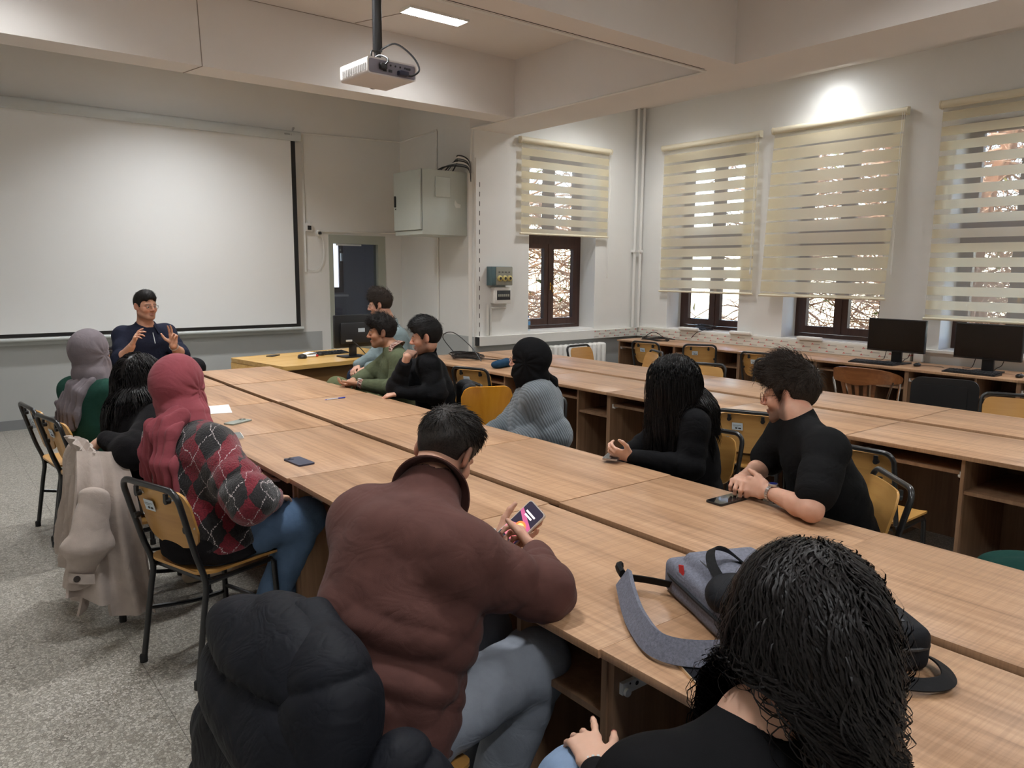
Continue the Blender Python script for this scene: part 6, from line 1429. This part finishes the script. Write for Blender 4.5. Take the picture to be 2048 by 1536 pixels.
def keyboard(label, x, y, rz, n=16):
    t = thing('keyboard', label, 'keyboard', (x, y, .75), rz, None)
    part('case', MB().prism([(-.075, .0), (.075, .0), (.075, .022), (-.075, .012)], -.225, .225, 'yz') if False else MB().prism([(-.08, 0), (.08, 0), (.08, .024), (-.08, .010)], -.225, .225, 'yz'), black_pl, t, smooth=0)
    me = None
    for j in range(5):
        for i in range(n):
            y0 = -.066+.027*j; z = .010+(y0+.08)*.0875
            if me is None: me = MB().box(-.0105, .0105, -.010, .010, 0, .007, .002).mesh('key', dark_pl, 40)
            link('key', me, t, (-.205+.41*i/(n-1), y0+.012, z+.001))
    return t
keyboard('black keyboard under the left monitor', 7.63, 3.72, -PI/2+.03); keyboard('black keyboard under the right-hand monitor', 7.60, 2.80, -PI/2-.02)
def mouse(label, x, y, rz):
    t = thing('computer_mouse', label, 'mouse', (x, y, .75), rz); s = Sh(); c = np.array([x, y, .765]); s.ell(c, (.031, .052, .020), frame3(-math.degrees(rz)), k=.01); s.half((x, y, .751), (0, 0, 1), k=.004)
    V, F = sdf(s, .004); Rz = np.array(Matrix.Rotation(-rz, 3, 'Z')); part('shell', npmesh('shell', (V-np.array([x, y, .75]))@Rz.T, F, M('mouse_black', (.012, .012, .013), .2)), None, t)
    part('wheel', MB().tube([(-.004, .03, .031), (.004, .03, .031)], .006, 8), dark_pl, t)
    part('cable', MB().tube(spline([(0, .05, .006), (.03, .1, .004), (.10, .13, .004), (.2, .11, .004)], 5), .0022, 5), black_pl, t)
mouse('black mouse between the two monitors', 7.76, 3.35, -PI/2); mouse('black mouse at the right edge of the picture', 7.66, 2.43, -PI/2)
for x, y, lb in ((8.12, 6.46, 'white power strip at the left window sill, under black cables'), (8.13, 5.66, 'white power strip on the trunking between the two windows'), (8.12, 4.72, 'white power strip below the askew blind')):
    t = thing('power_strip', lb, 'power strip', (x, y, .885 if True else 0), PI/2+.03, 'power strips on the trunking')
    part('case', MB().box(-.15, .15, -.03, .03, 0, .042, .012), white_m, t)
    for k in range(4): part('outlet', MB().lathe([(.020, .0), (.018, .0), (.016, -.001), (0, -.001)], 14, Matrix.Translation((-.105+.07*k, 0, .0432))), trunk_m, t)
    part('cord', MB().tube(spline([(-.15, 0, .015), (-.2, .01, .012), (-.24, -.02, .01), (-.3, -.05, .006)], 5), .004, 6), white_m, t)
def coil(name, label, c, rx, ry, n, seed, r=.004, z0=.755, tails=(), hgt=.03):
    t = thing(name, label, 'cable', (c[0], c[1], z0)); rr = np.random.RandomState(seed)
    for k in range(n):
        a0, b0 = rx*rr.uniform(.55, 1), ry*rr.uniform(.55, 1); ox, oy = rr.normal(size=2)*.02; h0 = r+hgt*rr.uniform(0, 1)
        part('cable_loop', MB().tube([(ox+a0*math.cos(a), oy+b0*math.sin(a), h0+.008*math.sin(2*a+k)) for a in np.linspace(0, 2*PI, 29)[:-1]], r, 6, closed=True), black_pl, t)
    for tl in tails: part('cable_end', MB().tube(spline([tuple(np.array(p)-np.array([c[0], c[1], z0])) for p in tl], 6), r, 6), black_pl, t)
coil('cable_coil', 'loose coil of black cable on the left end of the window desk', (7.78, 6.72), .17, .30, 4, 3, .005, .752, [((7.7, 6.9, .76), (7.75, 6.75, .86), (7.8, 6.62, .80), (7.75, 6.5, .757))])
coil('cable_bunch', 'bunch of black cables lying on the sill of the left big window', (8.28, 6.33), .07, .17, 7, 5, .005, .893, [((8.25, 6.25, .92), (8.12, 6.2, .91), (8.06, 6.28, .87), (8.02, 6.33, .80))], .06)
coil('cable_pile', 'tangled pile of black cables on the middle row behind the black-fleece man', (4.48, 6.40), .16, .22, 9, 9, .005, .752, [((4.5, 6.6, .76), (4.42, 6.75, .95), (4.38, 6.5, 1.02), (4.42, 6.25, .90), (4.45, 6.1, .757)), ((4.55, 6.3, .76), (4.7, 6.0, .757), (4.75, 5.8, .757))], .05)
t = thing('pencil_case', 'dark blue pencil case on the middle row by the black headscarf', 'pencil case', (4.33, 5.62, .75), .5)
s = Sh(); s.ecap((4.25, 5.60, .785), (4.43, 5.66, .785), (0, 1, 0), (.045, .035), (.05, .045), k=.03); s.half((4.3, 5.6, .752), (0, 0, 1)); soft('case', s, .006, cloth('blue_canvas', srgb(36, 66, 92), .8), t, lambda P: -.006*wrk(41, 3, 30, 60)(P), pad=.02)
for v in t.children: v.rotation_euler = (0, 0, -.5)
t.children[0].rotation_euler = (0, 0, -.5)
# water bottle
t = thing('water_bottle', 'small clear water bottle with blue cap on the side window sill', 'bottle', (6.255, 7.56, .892))
part('bottle', MB().lathe([(.0, 0), (.031, .0), (.033, .01), (.033, .05), (.031, .06), (.033, .07), (.033, .12), (.026, .145), (.014, .16), (.014, .17), (0, .17)], 18), M_glass('clear_pet', (.82, .9, .95), .05, .8), t)
part('cap', MB().lathe([(.016, .168), (.016, .185), (0, .185)], 14), M('blue_cap', srgb(40, 90, 170), .4), t); part('label', MB().lathe([(.0338, .07), (.0338, .115)], 18), M('bottle_label', srgb(90, 150, 200), .5), t)
# ================================================================== things on the teacher's desk
t = thing('desk_monitor', 'black monitor seen from behind on the teacher desk', 'monitor', (3.62, 7.28, .745), math.radians(4))
part('shell', MB().box(-.20, .26, -.02, .02, .10, .44, .012), black_pl, t); part('rear_bulge', MB().box(-.14, .2, -.05, -.018, .14, .36, .015), dark_pl, t); part('sticker', MB().box(.06, .14, -.0512, -.05, .26, .30), sticker_m, t, 'white label', smooth=0); part('plug', MB().box(-.09, -.02, -.065, -.048, .165, .185, .003), white_m, t)
part('stand', MB().box(-.03, .05, -.03, .0, .01, .2, .004).box(-.12, .14, -.1, .1, 0, .014, .005), black_pl, t); part('cable', MB().tube(spline([(-.02, -.06, .17), (.02, -.09, .13), (.08, -.11, .06), (.12, -.12, .01)], 5), .005, 6), black_pl, t)
o = keyboard('black keyboard on the teacher desk behind the monitor', 3.53, 7.66, .12, 12); o.location.z = .745
t = thing('smartphone', 'black phone lying on the far left of the teacher desk', 'phone', (2.98, 7.80, .745), -.9); part('case', MB().prism(rrect(-.038, .038, -.08, .08, .01), 0, .009, 'xy'), black_pl, t)
for x, y, lb in ((3.14, 7.42, 'black round board eraser left of the markers'), (3.41, 7.58, 'black round board eraser right of the markers')):
    t = thing('board_eraser', lb, 'eraser', (x, y, .745), .4); part('pad', MB().lathe([(0, 0), (.042, 0), (.048, .015), (.04, .036), (.02, .044), (0, .045)], 16), black_pl, t)
for k, (x, y, rz, col, lb) in enumerate(((3.26, 7.47, .1, (.7, .7, .7), 'white board marker with red end'), (3.29, 7.52, .25, (.75, .75, .75), 'white board marker behind the red-ended one'))):
    t = thing('board_marker', lb, 'marker', (x, y, .757), rz); part('barrel', MB().tube([(-.07, 0, 0), (.05, 0, 0)], .010, 10), white_m, t); part('cap', MB().tube([(.05, 0, 0), (.078, 0, 0)], .0105, 10), M('marker_red', srgb(200, 50, 40), .4) if k == 0 else dark_pl, t)
t = thing('tissue', 'folded white tissue between the board erasers', 'tissue', (3.30, 7.60, .745), .2); part('fold', MB().grid(lambda u, v: (-.07+.14*u, -.04+.08*v, .02+.015*math.sin(u*PI)+.006*math.sin(v*9)), 8, 6, .012), M('tissue_white', srgb(240, 240, 238), .8), t)
# speaker's chair
t = thing('speaker_chair', 'dark chair with armrest under the speaking man', 'chair', (1.66, 7.47, 0), -math.radians(155))
part('seat', MB().box(-.22, .22, -.2, .22, .48, .55, .025), black_pl, t); part('backrest', MB().box(-.2, .2, -.27, -.23, .62, .95, .02), black_pl, t); part('column', MB().tube([(0, 0, .06), (0, 0, .48)], .03, 10).box(-.03, .03, -.26, .0, .46, .48).box(-.03, .03, -.275, -.25, .46, .7), black_metal, t)
for s_ in (-1, 1): part('armrest', MB().box(s_*.26-.025, s_*.26+.025, -.2, .12, .745, .775, .01).box(s_*.26-.012, s_*.26+.012, -.05, -.02, .5, .75), black_pl, t)
for k in range(5): part('leg', MB().tube([(0, 0, .07), (.27*math.cos(k*1.2566), .27*math.sin(k*1.2566), .03)], [.022, .014], 8), black_metal, t)
# ================================================================== outdoors beyond the windows
gnd = M('leaf_litter', srgb(164, 148, 126), .95, var=.4, vs=2.5); bark = M('bark', srgb(150, 110, 80), .9, var=.3, vs=6); twig = M('twig', srgb(200, 162, 128), .9, var=.35, vs=3); leaf = M('needles', srgb(120, 120, 50), .8, var=.4, vs=2)
struct('ground_outside', MB().box(RW+.5, 40, -12, 40, -1.6, -1.5).box(AX+.5, RW+.5, AY+.6, 40, -1.6, -1.5), gnd)
def tree(x, y, label, seed, hgt=8.5):
    rr = np.random.RandomState(seed); t = thing('bare_tree', label, 'tree', (x, y, -1.5), group='bare trees outside the windows')
    tr = [(0, 0, 0)]; 
    for k in range(1, 9): tr.append((rr.normal()*.10*k**.5, rr.normal()*.10*k**.5, hgt*k/8))
    part('trunk', MB().tube(tr, [.17-.017*k for k in range(9)], 8), bark, t)
    P = []; Rr = []
    for b in range(300):
        k = rr.uniform(1, 8); i = int(k); f = k-i; base = np.array(tr[i])*(1-f)+np.array(tr[min(8, i+1)])*f; a = rr.uniform(0, 6.28); L = rr.uniform(.8, 2.4)
        d = np.array([math.cos(a), math.sin(a), rr.uniform(-.35, .5)]); p = base; line = [p]
        for j in range(7): d = d+rr.normal(size=3)*.25+np.array([0, 0, -.03]); d /= np.linalg.norm(d); p = p+d*L/7; line.append(p)
        P.append(line); Rr.append([.022*(1-.11*j) for j in range(8)])
        for c_ in range(5):
            q = line[rr.randint(2, 7)]; d2 = d+rr.normal(size=3)*.9; d2 /= np.linalg.norm(d2); l2 = [q]
            for j in range(7): d2 = d2+rr.normal(size=3)*.25; d2 /= np.linalg.norm(d2); q = q+d2*rr.uniform(.05, .13); l2.append(q)
            P.append(l2); Rr.append([.008*(1-.1*j) for j in range(8)])
    P = np.array(P); Rr = np.array(Rr); W = P+np.array([x, y, 0]); bad = ((W[..., 0] < RW+.7) & (W[..., 1] < AY+.7)) | ((W[..., 0] < 7.1) & (W[..., 1] < 11.5)); ok = ~bad.any(1); V, F = tubes(P[ok], Rr[ok]); o = part('branches', npmesh('branches', V, F, twig), None, t); o['kind'] = 'stuff'
    P = rr.normal(size=(500, 3))*np.array([1.2, 1.2, 2.2])+np.array([0, 0, hgt*.62]); V = []; F = []
    d = rr.normal(size=(500, 3)); d /= np.linalg.norm(d, axis=1)[:, None]; e = rr.normal(size=(500, 3))
    W = P+np.array([x, y, 0]); ok = ~(((W[:, 0] < RW+.9) & (W[:, 1] < AY+.9)) | ((W[:, 0] < 7.3) & (W[:, 1] < 11.7))); P, d, e = P[ok], d[ok], e[ok]; V = np.stack([P, P+d*.09+e*.02, P+d*.18], 1).reshape(-1, 3); F = np.arange(len(V)).reshape(-1, 3); o = part('leaves', npmesh('leaves', V, F, leaf, smooth=False), None, t); o['kind'] = 'stuff'
TL = ['bare tree behind the left of the big windows', 'bare tree deeper behind the left big window', 'bare tree behind the gap between the big windows', 'bare tree deeper behind the right-hand big window', 'bare tree nearest behind the blind over the right monitor', 'farthest bare tree toward the left big window', 'farthest bare tree toward the askew blind', 'bare tree just right of the small side window', 'bare tree filling the right pane of the small side window', 'bare tree filling the left pane of the small side window', 'far bare tree beyond the small side window', 'bare tree nearest outside the small side window']
for k, (x, y) in enumerate(((11.0, 7.0), (12.2, 5.6), (11.3, 4.3), (12.6, 3.2), (11.4, 1.9), (14.2, 6.6), (14.6, 4.4), (10.2, 10.6), (8.4, 10.8), (7.4, 12.2), (9.8, 12.8), (7.6, 13.6))):
    tree(x, y, TL[k], 100+k)
